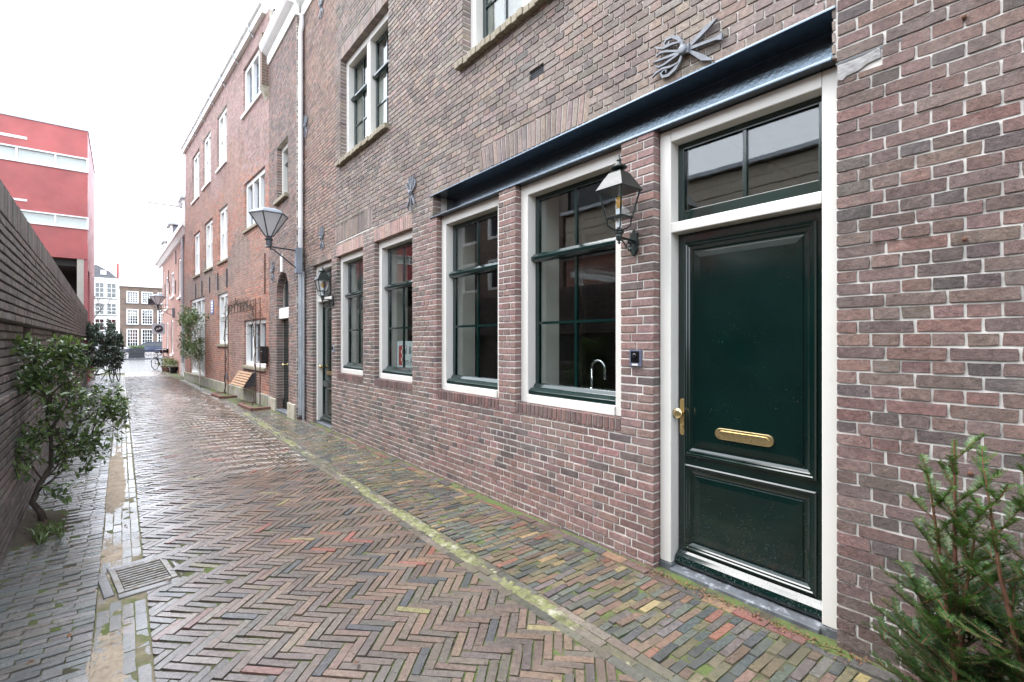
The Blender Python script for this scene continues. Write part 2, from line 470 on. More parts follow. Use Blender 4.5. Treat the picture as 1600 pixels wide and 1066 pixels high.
class MB:
    def __init__(s):
        s.v, s.f, s.c = [], [], []

    def add(s, verts, faces, col=(1, 1, 1, 0)):
        k = len(s.v)
        s.v.extend(verts)
        s.f.extend([tuple(i + k for i in f) for f in faces])
        s.c.extend([col] * len(verts))
        return s

    def box(s, fr, a0, a1, b0, b1, c0, c1, col=(1, 1, 1, 0)):
        P = [fr.p(a, b, c) for c in (c0, c1) for a, b in ((a0, b0), (a1, b0), (a1, b1), (a0, b1))]
        return s.add(P, [(3, 2, 1, 0), (4, 5, 6, 7), (0, 1, 5, 4), (1, 2, 6, 5), (2, 3, 7, 6), (3, 0, 4, 7)], col)

    def hexa(s, P, col=(1, 1, 1, 0)):
        return s.add(P, [(3, 2, 1, 0), (4, 5, 6, 7), (0, 1, 5, 4), (1, 2, 6, 5), (2, 3, 7, 6), (3, 0, 4, 7)], col)

    def extrude(s, fr, poly, c0, c1, col=(1, 1, 1, 0)):
        n = len(poly)
        P = [fr.p(a, b, c0) for a, b in poly] + [fr.p(a, b, c1) for a, b in poly]
        F = [tuple(range(n - 1, -1, -1)), tuple(range(n, 2 * n))] + [(i, (i + 1) % n, n + (i + 1) % n, n + i) for i in range(n)]
        return s.add(P, F, col)

    def moulding(s, fr, a0, a1, b0, b1, prof, cap=True):
        rings = [[fr.p(a, b, c) for a, b in ((a0 + i, b0 + i), (a1 - i, b0 + i), (a1 - i, b1 - i), (a0 + i, b1 - i))] for i, c in prof]
        V = [p for r in rings for p in r]
        F = []
        for k in range(len(rings) - 1):
            for j in range(4):
                F.append((k * 4 + j, k * 4 + (j + 1) % 4, k * 4 + 4 + (j + 1) % 4, k * 4 + 4 + j))
        if cap:
            k = (len(rings) - 1) * 4
            F.append((k, k + 1, k + 2, k + 3))
        return s.add(V, F)

    def tube(s, pts, rads, seg=8, caps=True, col=(1, 1, 1, 0)):
        pts = [Vector(p) for p in pts]
        if isinstance(rads, (int, float)):
            rads = [rads] * len(pts)
        V, F = [], []
        ref = None
        for i, p in enumerate(pts):
            d = (pts[min(i + 1, len(pts) - 1)] - pts[max(i - 1, 0)])
            d = d.normalized() if d.length > 1e-9 else Vector((0, 0, 1))
            if ref is None:
                ref = d.orthogonal().normalized()
            ref = (ref - d * ref.dot(d))
            ref = ref.normalized() if ref.length > 1e-6 else d.orthogonal().normalized()
            w = d.cross(ref)
            for j in range(seg):
                t = 2 * math.pi * j / seg
                V.append(p + (ref * math.cos(t) + w * math.sin(t)) * rads[i])
        for i in range(len(pts) - 1):
            for j in range(seg):
                F.append((i * seg + j, i * seg + (j + 1) % seg, (i + 1) * seg + (j + 1) % seg, (i + 1) * seg + j))
        if caps:
            F.append(tuple(range(seg - 1, -1, -1)))
            F.append(tuple(range((len(pts) - 1) * seg, len(pts) * seg)))
        return s.add(V, F, col)

    def lathe(s, ctr, prof, seg=16, axis=(0, 0, 1), phase=0.0, sq=(1, 1)):
        ax = Vector(axis).normalized()
        e1 = Vector((1, 0, 0)) if abs(ax.z) > 0.9 else Vector((0, 0, 1))
        e1 = (e1 - ax * e1.dot(ax)).normalized()
        e2 = ax.cross(e1)
        ctr = Vector(ctr)
        V, F = [], []
        for r, h in prof:
            for j in range(seg):
                t = 2 * math.pi * j / seg + phase
                V.append(ctr + ax * h + (e1 * math.cos(t) * sq[0] + e2 * math.sin(t) * sq[1]) * max(r, 1e-4))
        for i in range(len(prof) - 1):
            for j in range(seg):
                F.append((i * seg + j, i * seg + (j + 1) % seg, (i + 1) * seg + (j + 1) % seg, (i + 1) * seg + j))
        F.append(tuple(range(seg - 1, -1, -1)))
        F.append(tuple(range((len(prof) - 1) * seg, len(prof) * seg)))
        return s.add(V, F)

    def strip(s, fr, pts, widths, c0, c1):
        """flat bent bar: polyline in the frame plane with a width at each point, extruded from c0 to c1"""
        L, Rr = [], []
        for i, (a, b) in enumerate(pts):
            a0, b0 = pts[max(i - 1, 0)]
            a1, b1 = pts[min(i + 1, len(pts) - 1)]
            dx, dy = a1 - a0, b1 - b0
            l = math.hypot(dx, dy) or 1
            nx, ny = -dy / l * widths[i] / 2, dx / l * widths[i] / 2
            L.append((a + nx, b + ny))
            Rr.append((a - nx, b - ny))
        n = len(pts)
        V = [fr.p(*q, c0) for q in L] + [fr.p(*q, c0) for q in Rr] + [fr.p(*q, c1) for q in L] + [fr.p(*q, c1) for q in Rr]
        F = []
        for i in range(n - 1):
            F += [(i, i + 1, n + i + 1, n + i), (2 * n + i, 3 * n + i, 3 * n + i + 1, 2 * n + i + 1),
                  (i, 2 * n + i, 2 * n + i + 1, i + 1), (n + i, n + i + 1, 3 * n + i + 1, 3 * n + i)]
        F += [(0, n, 3 * n, 2 * n), (n - 1, 3 * n - 1, 4 * n - 1, 2 * n - 1)]
        return s.add(V, F)

    def build(s, name, mat, parent=None, smooth=False, bevel=0.0, recalc=True, origin=None, **kw):
        me = bpy.data.meshes.new(name)
        if origin is None:
            n = len(s.v)
            st = max(1, n // 400)
            smp = s.v[::st]
            origin = Vector((sum(p.x for p in smp) / len(smp), sum(p.y for p in smp) / len(smp), min(p.z for p in smp)))
        origin = Vector(origin)
        me.from_pydata([p - origin for p in s.v], [], s.f)
        if recalc:
            bm = bmesh.new()
            bm.from_mesh(me)
            bmesh.ops.recalc_face_normals(bm, faces=bm.faces)
            bm.to_mesh(me)
            bm.free()
        ca = me.color_attributes.new('bcol', 'FLOAT_COLOR', 'POINT')
        flat = [x for c in s.c for x in c]
        ca.data.foreach_set('color', flat)
        if smooth:
            me.polygons.foreach_set('use_smooth', [True] * len(me.polygons))
        me.materials.append(MATS[mat])
        o = bpy.data.objects.new(name, me)
        COL.objects.link(o)
        o.location = origin - wloc(parent)
        if parent:
            o.parent = parent
        WL[o.name] = origin
        if bevel:
            b = o.modifiers.new('bevel', 'BEVEL')
            b.width = bevel
            b.segments = 2
            b.limit_method = 'ANGLE'
            b.angle_limit = rad(40)
        return tag(o, **kw)


UP = (0, 0, 1)


# ---- pieces: bricks, pavers, leaves; the 300 that show largest become objects, the rest one mesh
def cam_xy(p):
    d = p.x * math.sin(YAW) + p.y * math.cos(YAW)
    if d < 0.05:
        return None
    u = p.x * math.cos(YAW) - p.y * math.sin(YAW)
    return 800 + F_PX * u / d, 533 - F_PX * (p.z - CAM_Z) / d, math.sqrt(p.x ** 2 + p.y ** 2 + (p.z - CAM_Z) ** 2)


CAMP = Vector((0, 0, CAM_Z))


class Pieces:
    def __init__(s):
        s.L = []

    def add(s, verts, faces, col, area, normal):
        ctr = sum(verts, Vector()) / len(verts)
        q = cam_xy(ctr)
        sc_ = 0.0
        if q and -5 < q[0] < 1605 and -5 < q[1] < 1071:
            d = ctr - CAMP
            sc_ = area * max(0.0, -normal.dot(d) / d.length) / d.length_squared
        s.L.append((sc_, verts, faces, col))

    def emit(s, piece, rest, mat, parent, limit=300, hidden=None):
        s.L.sort(key=lambda x: -x[0])
        k = 0
        rb = MB()
        for sc_, v, f, c in s.L:
            if k < limit and sc_ > 0 and not (hidden and hidden(v)):
                MB().add(v, f, c).build(piece, mat, parent, recalc=False)
                k += 1
            else:
                rb.add(v, f, c)
        if rb.v:
            rb.build(rest, mat, parent, recalc=False, kind='stuff')


def inset(poly, b):
    out = []
    n = len(poly)
    for i in range(n):
        px, py = poly[i]
        ax, ay = poly[i - 1][0] - px, poly[i - 1][1] - py
        bx, by = poly[(i + 1) % n][0] - px, poly[(i + 1) % n][1] - py
        la, lb = math.hypot(ax, ay) or 1e-6, math.hypot(bx, by) or 1e-6
        ax, ay, bx, by = ax / la, ay / la, bx / lb, by / lb
        cr = max(abs(ax * by - ay * bx), 0.5)
        k = min(b / cr, la * 0.4, lb * 0.4)
        out.append((px + (ax + bx) * k, py + (ay + by) * k))
    return out


def roughen(poly, r, amp, step=0.035):
    """worn outline: extra points along the edges, corners knocked off"""
    out = []
    n = len(poly)
    for i in range(n):
        p, q = poly[i], poly[(i + 1) % n]
        L = math.hypot(q[0] - p[0], q[1] - p[1])
        if L < 0.02:
            out.append(p)
            continue
        k = max(2, min(5, int(L / step)))
        c = min(.0018, L * .1) / L
        for j in range(k + 1):
            t = c + (1 - 2 * c) * j / k
            a = amp * (1 if 0 < j < k else .5)
            out.append((p[0] + (q[0] - p[0]) * t + r.uniform(-a, a), p[1] + (q[1] - p[1]) * t + r.uniform(-a, a)))
    return out


def prism(fr, poly, depth, top, bev, tilt=(0, 0), hf=None):
    """bevelled tile: poly is counter-clockwise in (a, b); hf(a, b) adds a ground height"""
    if fr.flip:
        poly = poly[::-1]
    n = len(poly)
    ins = inset(poly, bev)
    ca = sum(p[0] for p in poly) / n
    cb = sum(p[1] for p in poly) / n
    h = hf(ca, cb) if hf else 0.0

    def t(a, b):
        return (a - ca) * tilt[0] + (b - cb) * tilt[1]
    V = [fr.p(a, b, h - depth) for a, b in poly] + [fr.p(a, b, h + top - bev + t(a, b)) for a, b in poly] + [fr.p(a, b, h + top + t(a, b)) for a, b in ins]
    F = []
    for k in (0, n):
        for i in range(n):
            j = (i + 1) % n
            F.append((k + i, k + j, k + n + j, k + n + i))
    F.append(tuple(range(2 * n, 3 * n)))
    return V, F


def clip_half(poly, f):
    """keep the part of poly where f(p) >= 0 (f linear)"""
    out = []
    n = len(poly)
    for i in range(n):
        p, q = poly[i], poly[(i + 1) % n]
        fp, fq = f(p), f(q)
        if fp >= 0:
            out.append(p)
        if fp * fq < 0:
            t = fp / (fp - fq)
            out.append((p[0] + (q[0] - p[0]) * t, p[1] + (q[1] - p[1]) * t))
    return out


def parea(poly):
    return 0.5 * abs(sum(poly[i - 1][0] * poly[i][1] - poly[i][0] * poly[i - 1][1] for i in range(len(poly))))


def jcol(c, r, amt=0.18, moss=0.0):
    k = 1 + r.uniform(-amt, amt)
    return (c[0] * k * (1 + r.uniform(-.06, .06)), c[1] * k * (1 + r.uniform(-.05, .05)), c[2] * k * (1 + r.uniform(-.05, .05)), moss)


def lay_wall(pcs, fr, a_min, a_max, b_min, b_max, holes, course, mod, joint, colf, r, depth=0.03, jit=0.0015, proud=0.003, bev=0.003, skip=None, bond='cross', ret=0.11, worn=None, jh=None, lift=None):
    """brick courses clipped to holes [(a0,a1,b0,b1)]; bond 'cross' (stretcher / header rows) or 'run'"""
    nrow = int(math.ceil((b_max - b_min) / course - 1e-6))
    jh = jh or joint
    for k in range(nrow):
        z0 = b_min + k * course
        z1 = min(z0 + course, b_max)
        hs_ = [h for h in holes if h[2] < z1 - 1e-4 and h[3] > z0 + 1e-4]
        cuts = sorted({a_min, a_max, *[min(max(x, a_min), a_max) for h in hs_ for x in h[:2]]})
        segs = []
        for s, e in zip(cuts, cuts[1:]):
            if e - s < 0.012:
                continue
            m = (s + e) / 2
            lo, hi = z0, z1
            for h in hs_:
                if h[0] < m < h[1]:
                    if h[2] <= lo + 1e-4:
                        lo = max(lo, h[3])
                    else:
                        hi = min(hi, h[2])
            if hi - lo < 0.018:
                continue
            if segs and abs(segs[-1][2] - lo) < 1e-4 and abs(segs[-1][3] - hi) < 1e-4 and abs(segs[-1][1] - s) < 1e-4:
                segs[-1][1] = e
            else:
                segs.append([s, e, lo, hi])
        if bond == 'cross':
            step = mod if k % 2 == 0 else mod / 2
            off = (mod / 2 if k % 4 == 2 else 0) if k % 2 == 0 else mod / 4
        else:
            step, off = mod, (mod / 2) * (k % 2) + r.uniform(-.02, .02)
        for s, e, lo, hi in segs:
            j0 = math.floor((s - off) / step)
            js = [s]
            x = off + (j0 + 1) * step
            while x < e:
                if x - js[-1] > 0.045 and e - x > 0.045:
                    js.append(x + r.uniform(-.003, .003))
                x += step
            js.append(e)
            for i in range(len(js) - 1):
                p0, p1 = js[i], js[i + 1]
                at_s = i == 0 and s > a_min + 1e-4
                at_e = i == len(js) - 2 and e < a_max - 1e-4
                q0 = p0 if at_s else p0 + joint / 2
                q1 = p1 if at_e else p1 - joint / 2
                l0 = lo if lo > z0 + 1e-4 else lo + jh / 2
                h0 = hi if hi < z1 - 1e-4 else hi - jh / 2
                if skip and skip((q0 + q1) / 2, (l0 + h0) / 2):
                    continue
                J = lambda: r.uniform(-jit, jit)
                poly = [(q0 + (0 if at_s else J()), l0 + J()), (q1 + (0 if at_e else J()), l0 + J()), (q1 + (0 if at_e else J()), h0 + J()), (q0 + (0 if at_s else J()), h0 + J())]
                if worn and worn((q0 + q1) / 2, (l0 + h0) / 2):
                    poly = roughen(poly, r, worn((q0 + q1) / 2, (l0 + h0) / 2))
                dp = ret if (at_s or at_e or hi < z1 - 1e-4 or lo > z0 + 1e-4) else depth
                v, f = prism(fr, poly, dp, r.uniform(-proud * 0.4, proud) + (lift(l0) if lift else 0), bev, (r.uniform(-.012, .012), r.uniform(-.03, .03)))
                pcs.add(v, f, colf((q0 + q1) / 2, (l0 + h0) / 2, r), (q1 - q0) * (h0 - l0), fr.n)


def lay_soldiers(pcs, fr, a0, a1, b0, b1, w, joint, colf, r, depth=0.03, top=0.002, lean=0.0, bev=0.003):
    n = max(1, round((a1 - a0) / w))
    w = (a1 - a0) / n
    for i in range(n):
        s = a0 + i * w + joint / 2
        e = a0 + (i + 1) * w - joint / 2
        t0 = lean * (i / max(n - 1, 1) - 0.5) * 2
        poly = [(s - t0 * 0, b0), (e, b0), (e + t0, b1), (s + t0, b1)]
        v, f = prism(fr, poly, depth, top + r.uniform(-.001, .002), bev, (0, r.uniform(-.01, .01)))
        pcs.add(v, f, colf((s + e) / 2, (b0 + b1) / 2, r), (e - s) * (b1 - b0), fr.n)


def mortar_wall(mb, fr, a_min, a_max, b_min, b_max, holes, c0, c1, grow=0.005):
    H = [(h[0] - grow, h[1] + grow, h[2] - grow, h[3] + grow) for h in holes]
    A = sorted({a_min, a_max, *[min(max(x, a_min), a_max) for h in H for x in h[:2]]})
    B = sorted({b_min, b_max, *[min(max(x, b_min), b_max) for h in H for x in h[2:]]})

    def inside(a, b):
        return any(h[0] < a < h[1] and h[2] < b < h[3] for h in H)
    for s, e in zip(A, A[1:]):
        run = None
        for lo, hi in zip(B, B[1:]):
            if not inside((s + e) / 2, (lo + hi) / 2):
                run = [lo, hi] if run is None else [run[0], hi]
            elif run:
                mb.box(fr, s, e, run[0], run[1], c1, c0)
                run = None
        if run:
            mb.box(fr, s, e, run[0], run[1], c1, c0)


def make_window(parent, fr, a0, a1, z0, z1, c=-0.067, fw=0.10, fd=0.13, sash='sash_green', cols=2, rows=(2, 1), meet=None, lights=1, muntin=0.024, nose=True, frame='cream_paint', reveal=True, head=None, stile=0.05, mullion=0.09, name='window'):
    """white outer frame, painted sashes with muntins and separate panes"""
    w = empty(name, fr.p((a0 + a1) / 2, z0, c), parent)
    head = head or fw
    m = MB()
    m.box(fr, a0, a0 + fw, z0, z1, c - fd, c)
    m.box(fr, a1 - fw, a1, z0, z1, c - fd, c)
    m.box(fr, a0 + fw, a1 - fw, z1 - head, z1, c - fd, c)
    m.hexa([fr.p(a0 + fw, z0, c - fd), fr.p(a1 - fw, z0, c - fd), fr.p(a1 - fw, z0 + fw * 1.0, c - fd), fr.p(a0 + fw, z0 + fw * 1.0, c - fd),
            fr.p(a0 + fw, z0, c + 0.012), fr.p(a1 - fw, z0, c + 0.012), fr.p(a1 - fw, z0 + fw * 0.72, c + 0.012), fr.p(a0 + fw, z0 + fw * 0.72, c + 0.012)])
    ia0, ia1 = a0 + fw, a1 - fw
    lw = (ia1 - ia0 - mullion * (lights - 1)) / lights
    for i in range(1, lights):
        s = ia0 + i * lw + (i - 1) * mullion
        m.box(fr, s, s + mullion, z0 + fw, z1 - head, c - fd, c - 0.003)
    m.build('frame', frame, w, bevel=0.004)
    cs = c - 0.095              # sash face
    ms = MB()
    zb, zt = z0 + fw, z1 - head
    for i in range(lights):
        s0 = ia0 + i * (lw + mullion)
        s1 = s0 + lw
        ms.box(fr, s0, s0 + stile, zb, zt, cs - 0.035, cs)
        ms.box(fr, s1 - stile, s1, zb, zt, cs - 0.035, cs)
        ms.box(fr, s0 + stile, s1 - stile, zt - stile, zt, cs - 0.035, cs - 0.002)
        ms.box(fr, s0 + stile, s1 - stile, zb, zb + stile + 0.02, cs - 0.035, cs - 0.002)
        if nose:
            pr_ = [(cs - 0.004, zb - 0.012), (cs + 0.085, zb - 0.02), (cs + 0.088, zb + 0.012), (cs + 0.06, zb + 0.035), (cs + 0.03, zb + 0.042), (cs + 0.012, zb + 0.075), (cs - 0.004, zb + 0.08)]
            n_ = MB()
            k = len(pr_)
            n_.add([fr.p(s0 + 0.002, z, cc) for cc, z in pr_] + [fr.p(s1 - 0.002, z, cc) for cc, z in pr_], [tuple(range(k)), tuple(range(2 * k - 1, k - 1, -1))] + [(q, (q + 1) % k, k + (q + 1) % k, k + q) for q in range(k)])
            n_.build('bottom_rail', sash, w, bevel=0.003)
        zones = [(zb + stile + 0.02, zt - stile, rows[0])]
        if meet:
            zones = [(zb + stile + 0.02, meet - 0.04, rows[0]), (meet + 0.04, zt - stile, rows[1])]
            pr_ = [(cs - 0.03, meet - 0.04), (cs + 0.02, meet - 0.045), (cs + 0.055, meet - 0.022), (cs + 0.058, meet + 0.005), (cs + 0.035, meet + 0.022), (cs + 0.012, meet + 0.04), (cs - 0.03, meet + 0.045)]
            n_ = MB()
            k = len(pr_)
            n_.add([fr.p(s0 + 0.001, z, cc) for cc, z in pr_] + [fr.p(s1 - 0.001, z, cc) for cc, z in pr_], [tuple(range(k)), tuple(range(2 * k - 1, k - 1, -1))] + [(q, (q + 1) % k, k + (q + 1) % k, k + q) for q in range(k)])
            n_.build('meeting_rail', sash, w, bevel=0.003)
        g0, g1 = s0 + stile, s1 - stile
        cw = (g1 - g0 - muntin * (cols - 1)) / cols
        for lo, hi, nr in zones:
            rh = (hi - lo - muntin * (nr - 1)) / nr
            for q in range(1, cols):
                x = g0 + q * cw + (q - 1) * muntin
                MB().box(fr, x, x + muntin, lo, hi, cs - 0.032, cs - 0.006).build('muntin', sash, w)
            for q in range(1, nr):
                zz = lo + q * rh + (q - 1) * muntin
                for ci in range(cols):
                    x = g0 + ci * (cw + muntin)
                    MB().box(fr, x, x + cw, zz, zz + muntin, cs - 0.032, cs - 0.004).build('muntin', sash, w)
            for q in range(nr):
                for ci in range(cols):
                    x = g0 + ci * (cw + muntin)
                    zz = lo + q * (rh + muntin)
                    MB().box(fr, x, x + cw, zz, zz + rh, cs - 0.025, cs - 0.019).build('pane', 'glass', w)
    ms.build('sash', sash, w, bevel=0.003)
    if reveal:
        for x0, x1 in ((a0 - 0.02, a0 + fw * 0.9), (a1 - fw * 0.9, a1 + 0.02)):
            MB().box(fr, x0, x1, z0, z1, c - 0.42, c - fd - 0.003).build('reveal', 'interior_light', w)
    return w


# ------------------------------------------------------------------ ground levels
def gz(x, y):
    if x < -0.12:
        h = 0.005 + (-0.12 - x) * 0.03
    elif x < 0.12:
        h = -0.012
    elif x < 1.95:
        t = (x - 0.12) / 1.83
        h = -0.012 + 0.045 * math.sin(math.pi * t) * 0.9
    elif x < 2.18:
        h = -0.016
    else:
        h = -0.010 + (x - 2.18) * 0.03
    return h + 0.012 * (noise.noise(Vector((x * 0.9, y * 0.55, 3.1)))) + 0.004 * noise.noise(Vector((x * 3, y * 3, 9.0)))


def gut(y):
    """centre of the right-hand gutter"""
    return 1.99 + 0.016 * max(0, y - 3) if y < 16 else 2.2 - 0.03 * (y - 16)


GR = Fr((0, 0, 0), (1, 0, 0), (0, 1, 0), (0, 0, 1))

ground = MB().box(GR, -300, 300, -120, 500, -0.6, -0.09).build('ground', 'ground_dirt', kind='structure')


def sheet(name, x0, x1, y0, y1, nx, ny, hf, mat, parent=None, **kw):
    mb = MB()
    V = [Vector((x0 + (x1 - x0) * i / nx, y0 + (y1 - y0) * j / ny, 0)) for j in range(ny + 1) for i in range(nx + 1)]
    for p in V:
        p.z = hf(p.x, p.y)
    F = [(j * (nx + 1) + i, j * (nx + 1) + i + 1, (j + 1) * (nx + 1) + i + 1, (j + 1) * (nx + 1) + i) for j in range(ny) for i in range(nx)]
    mb.add(V, F)
    return mb.build(name, mat, parent, smooth=True, recalc=False, **kw)


def inv_g(x, y):
    return gz(x, y) - 0.0075 + 0.005 * noise.noise(Vector((x * 9, y * 9, 1)))


Y_END = 31.0
street = sheet('street', -0.80, 2.96, -1.5, Y_END + .2, 60, 420, inv_g, 'joint_soil', kind='structure')
far_street = sheet('road', -14, 16, Y_END - 0.1, 54.0, 60, 46, lambda x, y: -0.004 + 0.008 * noise.noise(Vector((x * .5, y * .5, 0))), 'far_paving', kind='structure')


def in_drain(x, y):
    """2 inside the stone ring of the gully, 1 just outside it"""
    a, b = (x - .115) * math.cos(rad(7)) + (y - 4.185) * math.sin(rad(7)), -(x - .115) * math.sin(rad(7)) + (y - 4.185) * math.cos(rad(7))
    if abs(a) < .20 and abs(b) < .25:
        return 2
    return 1 if abs(a) < .33 and abs(b) < .38 else 0


# lane: herringbone at 45 degrees
def lane_col(x, y, r):
    q = r.random()
    if q < 0.022:
        c = (0.215, 0.085, 0.065)
    elif q < 0.032:
        c = (0.230, 0.200, 0.095)
    elif q < 0.06:
        c = (0.055, 0.060, 0.065)
    elif q < 0.36:
        c = (0.160, 0.108, 0.080)
    elif q < 0.75:
        c = (0.130, 0.097, 0.078)
    else:
        c = (0.100, 0.084, 0.072)
    g = max(0.0, 1 - abs(x - gut(y)) / 0.55)
    left = max(0.0, 1 - abs(x - 0.10) / 0.35)
    grey = min(1, max(0, (1.1 - x) / 1.1)) * 0.45        # greyer towards the left: wet sky sheen put into the stone colour
    c = tuple(v * (1 - grey) + w_ * grey for v, w_ in zip(c, (.128, .128, .132)))
    return jcol(c, r, 0.16, 0.20 + 0.40 * g + 0.18 * left + r.uniform(-.06, .12))


def lay_herringbone():
    r = random.Random(5)
    pcs = Pieces()
    w, n = 0.0515, 4
    lo_x = lambda y: 0.125
    cs, sn = math.cos(rad(-45)), math.sin(rad(-45))     # zigzags run across the lane
    x0, x1, y0, y1 = 0.125, 2.2, -0.6, Y_END
    # range of grid cells in rotated coordinates
    cor = [(x * cs + y * sn, -x * sn + y * cs) for x in (x0, x1) for y in (y0, y1)]
    gi0, gi1 = int(min(c[0] for c in cor) / w) - 6, int(max(c[0] for c in cor) / w) + 6
    gj0, gj1 = int(min(c[1] for c in cor) / w) - 6, int(max(c[1] for c in cor) / w) + 6
    jn = 0.0035
    for j in range(gj0, gj1):
        for i in range(gi0, gi1):
            t = (i - j) % (2 * n)
            if t == 0:
                rect = (i * w, (i + n) * w, j * w, (j + 1) * w)
            elif t == 2 * n - 1:
                rect = (i * w, (i + 1) * w, j * w, (j + n) * w)
            else:
                continue
            cu, cv = (rect[0] + rect[1]) / 2, (rect[2] + rect[3]) / 2
            cx, cy = cu * cs - cv * sn, cu * sn + cv * cs
            if not (x0 - .15 < cx < x1 + .15 and y0 < cy < y1):
                continue
            hx, hy = (rect[1] - rect[0]) / 2 - jn - r.uniform(0, .0015), (rect[3] - rect[2]) / 2 - jn - r.uniform(0, .0015)
            a = r.uniform(-.022, .022)
            ca, sa = math.cos(a), math.sin(a)
            poly = []
            dx, dy = r.uniform(-.002, .002), r.uniform(-.002, .002)
            for sx, sy in ((-1, -1), (1, -1), (1, 1), (-1, 1)):
                ex, ey = sx * hx + r.uniform(-.0015, .0015), sy * hy + r.uniform(-.0015, .0015)
                u_, v_ = cu + dx + ex * ca - ey * sa, cv + dy + ex * sa + ey * ca
                poly.append((u_ * cs - v_ * sn, u_ * sn + v_ * cs))
            xr = gut(cy) - 0.10
            if min(p[0] for p in poly) < x0 or max(p[0] for p in poly) > xr:
                poly = clip_half(poly, lambda p: p[0] - x0)
                if len(poly) > 2:
                    poly = clip_half(poly, lambda p: xr - p[0])
                if len(poly) < 3 or parea(poly) < 0.0018:
                    continue
            dr = in_drain(cx, cy)
            if dr == 2:
                continue
            if cy < 6.5:
                poly = roughen(poly, r, .0012, .05)
            v, f = prism(GR, poly, 0.03, r.uniform(-.0025, .003) - .002 * dr, 0.0045, (r.uniform(-.02, .02), r.uniform(-.02, .02)), gz)
            pcs.add(v, f, lane_col(cx, cy, r), parea(poly), GR.n)
    pcs.emit('paver', 'pavers', 'paver', street)


lay_herringbone()


def lay_rows(parent, x0f, x1f, y0, y1, along_x, L, w, joint, colf, seed, edge=0.0, tilt=.02, skip=None, bev=.0045, lump=.003):
    """running-bond paving; along_x: bricks lie across the street"""
    r = random.Random(seed)
    pcs = Pieces()
    if along_x:
        y = y0
        k = 0
        while y < y1:
            x0, x1 = x0f(y), x1f(y)
            x = x0 - (L * 0.5 if k % 2 else 0) - r.uniform(0, .02)
            while x < x1:
                l = L * r.choice((1, 1, 1, 0.92, 1.05, 0.6) if edge else (1, 1, 1, 1, .97))
                a, b = max(x, x0), min(x + l, x1)
                if b - a > 0.035 and not (skip and skip((a + b) / 2, y + w / 2)):
                    sl = r.uniform(-.004, .004)
                    J = lambda: r.uniform(-.002, .002)
                    poly = [(a + joint / 2, y + joint / 2 + J() - sl), (b - joint / 2, y + joint / 2 + J() + sl), (b - joint / 2 + J(), y + w - joint / 2 + J() + sl), (a + joint / 2 + J(), y + w - joint / 2 + J() - sl)]
                    if y < 6:
                        poly = roughen(poly, r, .0018, .05)
                    v, f = prism(GR, poly, .03, r.uniform(-lump, lump), bev, (r.uniform(-tilt, tilt), r.uniform(-tilt, tilt) * 2), gz)
                    pcs.add(v, f, colf((a + b) / 2, y, r), parea(poly), GR.n)
                x += l
            y += w
            k += 1
    else:
        nrow = None
        y = y0
        xs0 = x0f(y0)
        n = max(1, round((x1f(y0) - xs0) / w))
        for k in range(n):
            y = y0 - r.uniform(0, L)
            while y < y1:
                l = L * r.choice((1, 1, .95, 1.05))
                a0_, a1_ = x0f(y) + k * (x1f(y) - x0f(y)) / n, x0f(y) + (k + 1) * (x1f(y) - x0f(y)) / n
                d0 = x0f(y + l) - x0f(y)
                J = lambda: r.uniform(-.002, .002)
                if not (skip and skip((a0_ + a1_) / 2, y + l / 2)):
                    poly = [(a0_ + joint / 2 + J(), y + joint / 2), (a1_ - joint / 2 + J(), y + joint / 2), (a1_ - joint / 2 + d0 + J(), y + l - joint / 2), (a0_ + joint / 2 + d0 + J(), y + l - joint / 2)]
                    if y < 7:
                        poly = roughen(poly, r, .0022, .04)
                    v, f = prism(GR, poly, .03, r.uniform(-lump, lump), bev, (r.uniform(-tilt, tilt), r.uniform(-tilt, tilt) * .4), gz)
                    pcs.add(v, f, colf((a0_ + a1_) / 2, y, r), parea(poly), GR.n)
                y += l
    pcs.emit('paver', 'pavers', 'paver', parent)


def side_col(x, y, r):
    c = r.choices([(0.064, 0.072, 0.070), (0.135, 0.115, 0.070), (0.150, 0.100, 0.073), (0.27, 0.205, 0.105), (0.20, 0.095, 0.065), (0.115, 0.102, 0.095), (0.095, 0.110, 0.090), (0.30, 0.22, 0.16)],
                  [5, 7, 5, .9, .35, 4, 3, .2])[0]
    g = max(0.0, 1 - (x - gut(y)) / 0.45)
    return jcol(c, r, 0.22, 0.24 + 0.40 * g + r.uniform(-.05, .15))


def gut_col(x, y, r):
    return jcol(r.choice([(0.12, 0.11, 0.08), (0.16, 0.14, 0.11), (0.085, 0.085, 0.07)]), r, 0.25, 0.62 + r.uniform(-.2, .12))


def left_col(x, y, r):
    c = r.choice([(0.130, 0.134, 0.132), (0.140, 0.135, 0.128), (0.112, 0.124, 0.122), (0.145, 0.13, 0.115)])
    return jcol(c, r, 0.2, 0.16 + r.uniform(-.05, .2))


def lgut_col(x, y, r):
    return jcol(r.choice([(0.13, 0.125, 0.115), (0.105, 0.105, 0.10), (0.15, 0.13, 0.11)]), r, 0.2, 0.28 + r.uniform(-.1, .2))


def edge_col(x, y, r):
    c = r.choices([(0.19, 0.085, 0.07), (0.23, 0.145, 0.09), (0.27, 0.21, 0.115), (0.13, 0.09, 0.08), (0.09, 0.085, 0.085)], [3, 1, 1, 5, 4])[0]
    return jcol(c, r, 0.2, 0.25)


def base(name, x0, x1, y0, y1, mat='joint_soil', up=0.0025):
    return sheet(name, x0, x1, y0, y1, 24, 500, lambda x, y: inv_g(x, y) + up, mat, kind='structure')


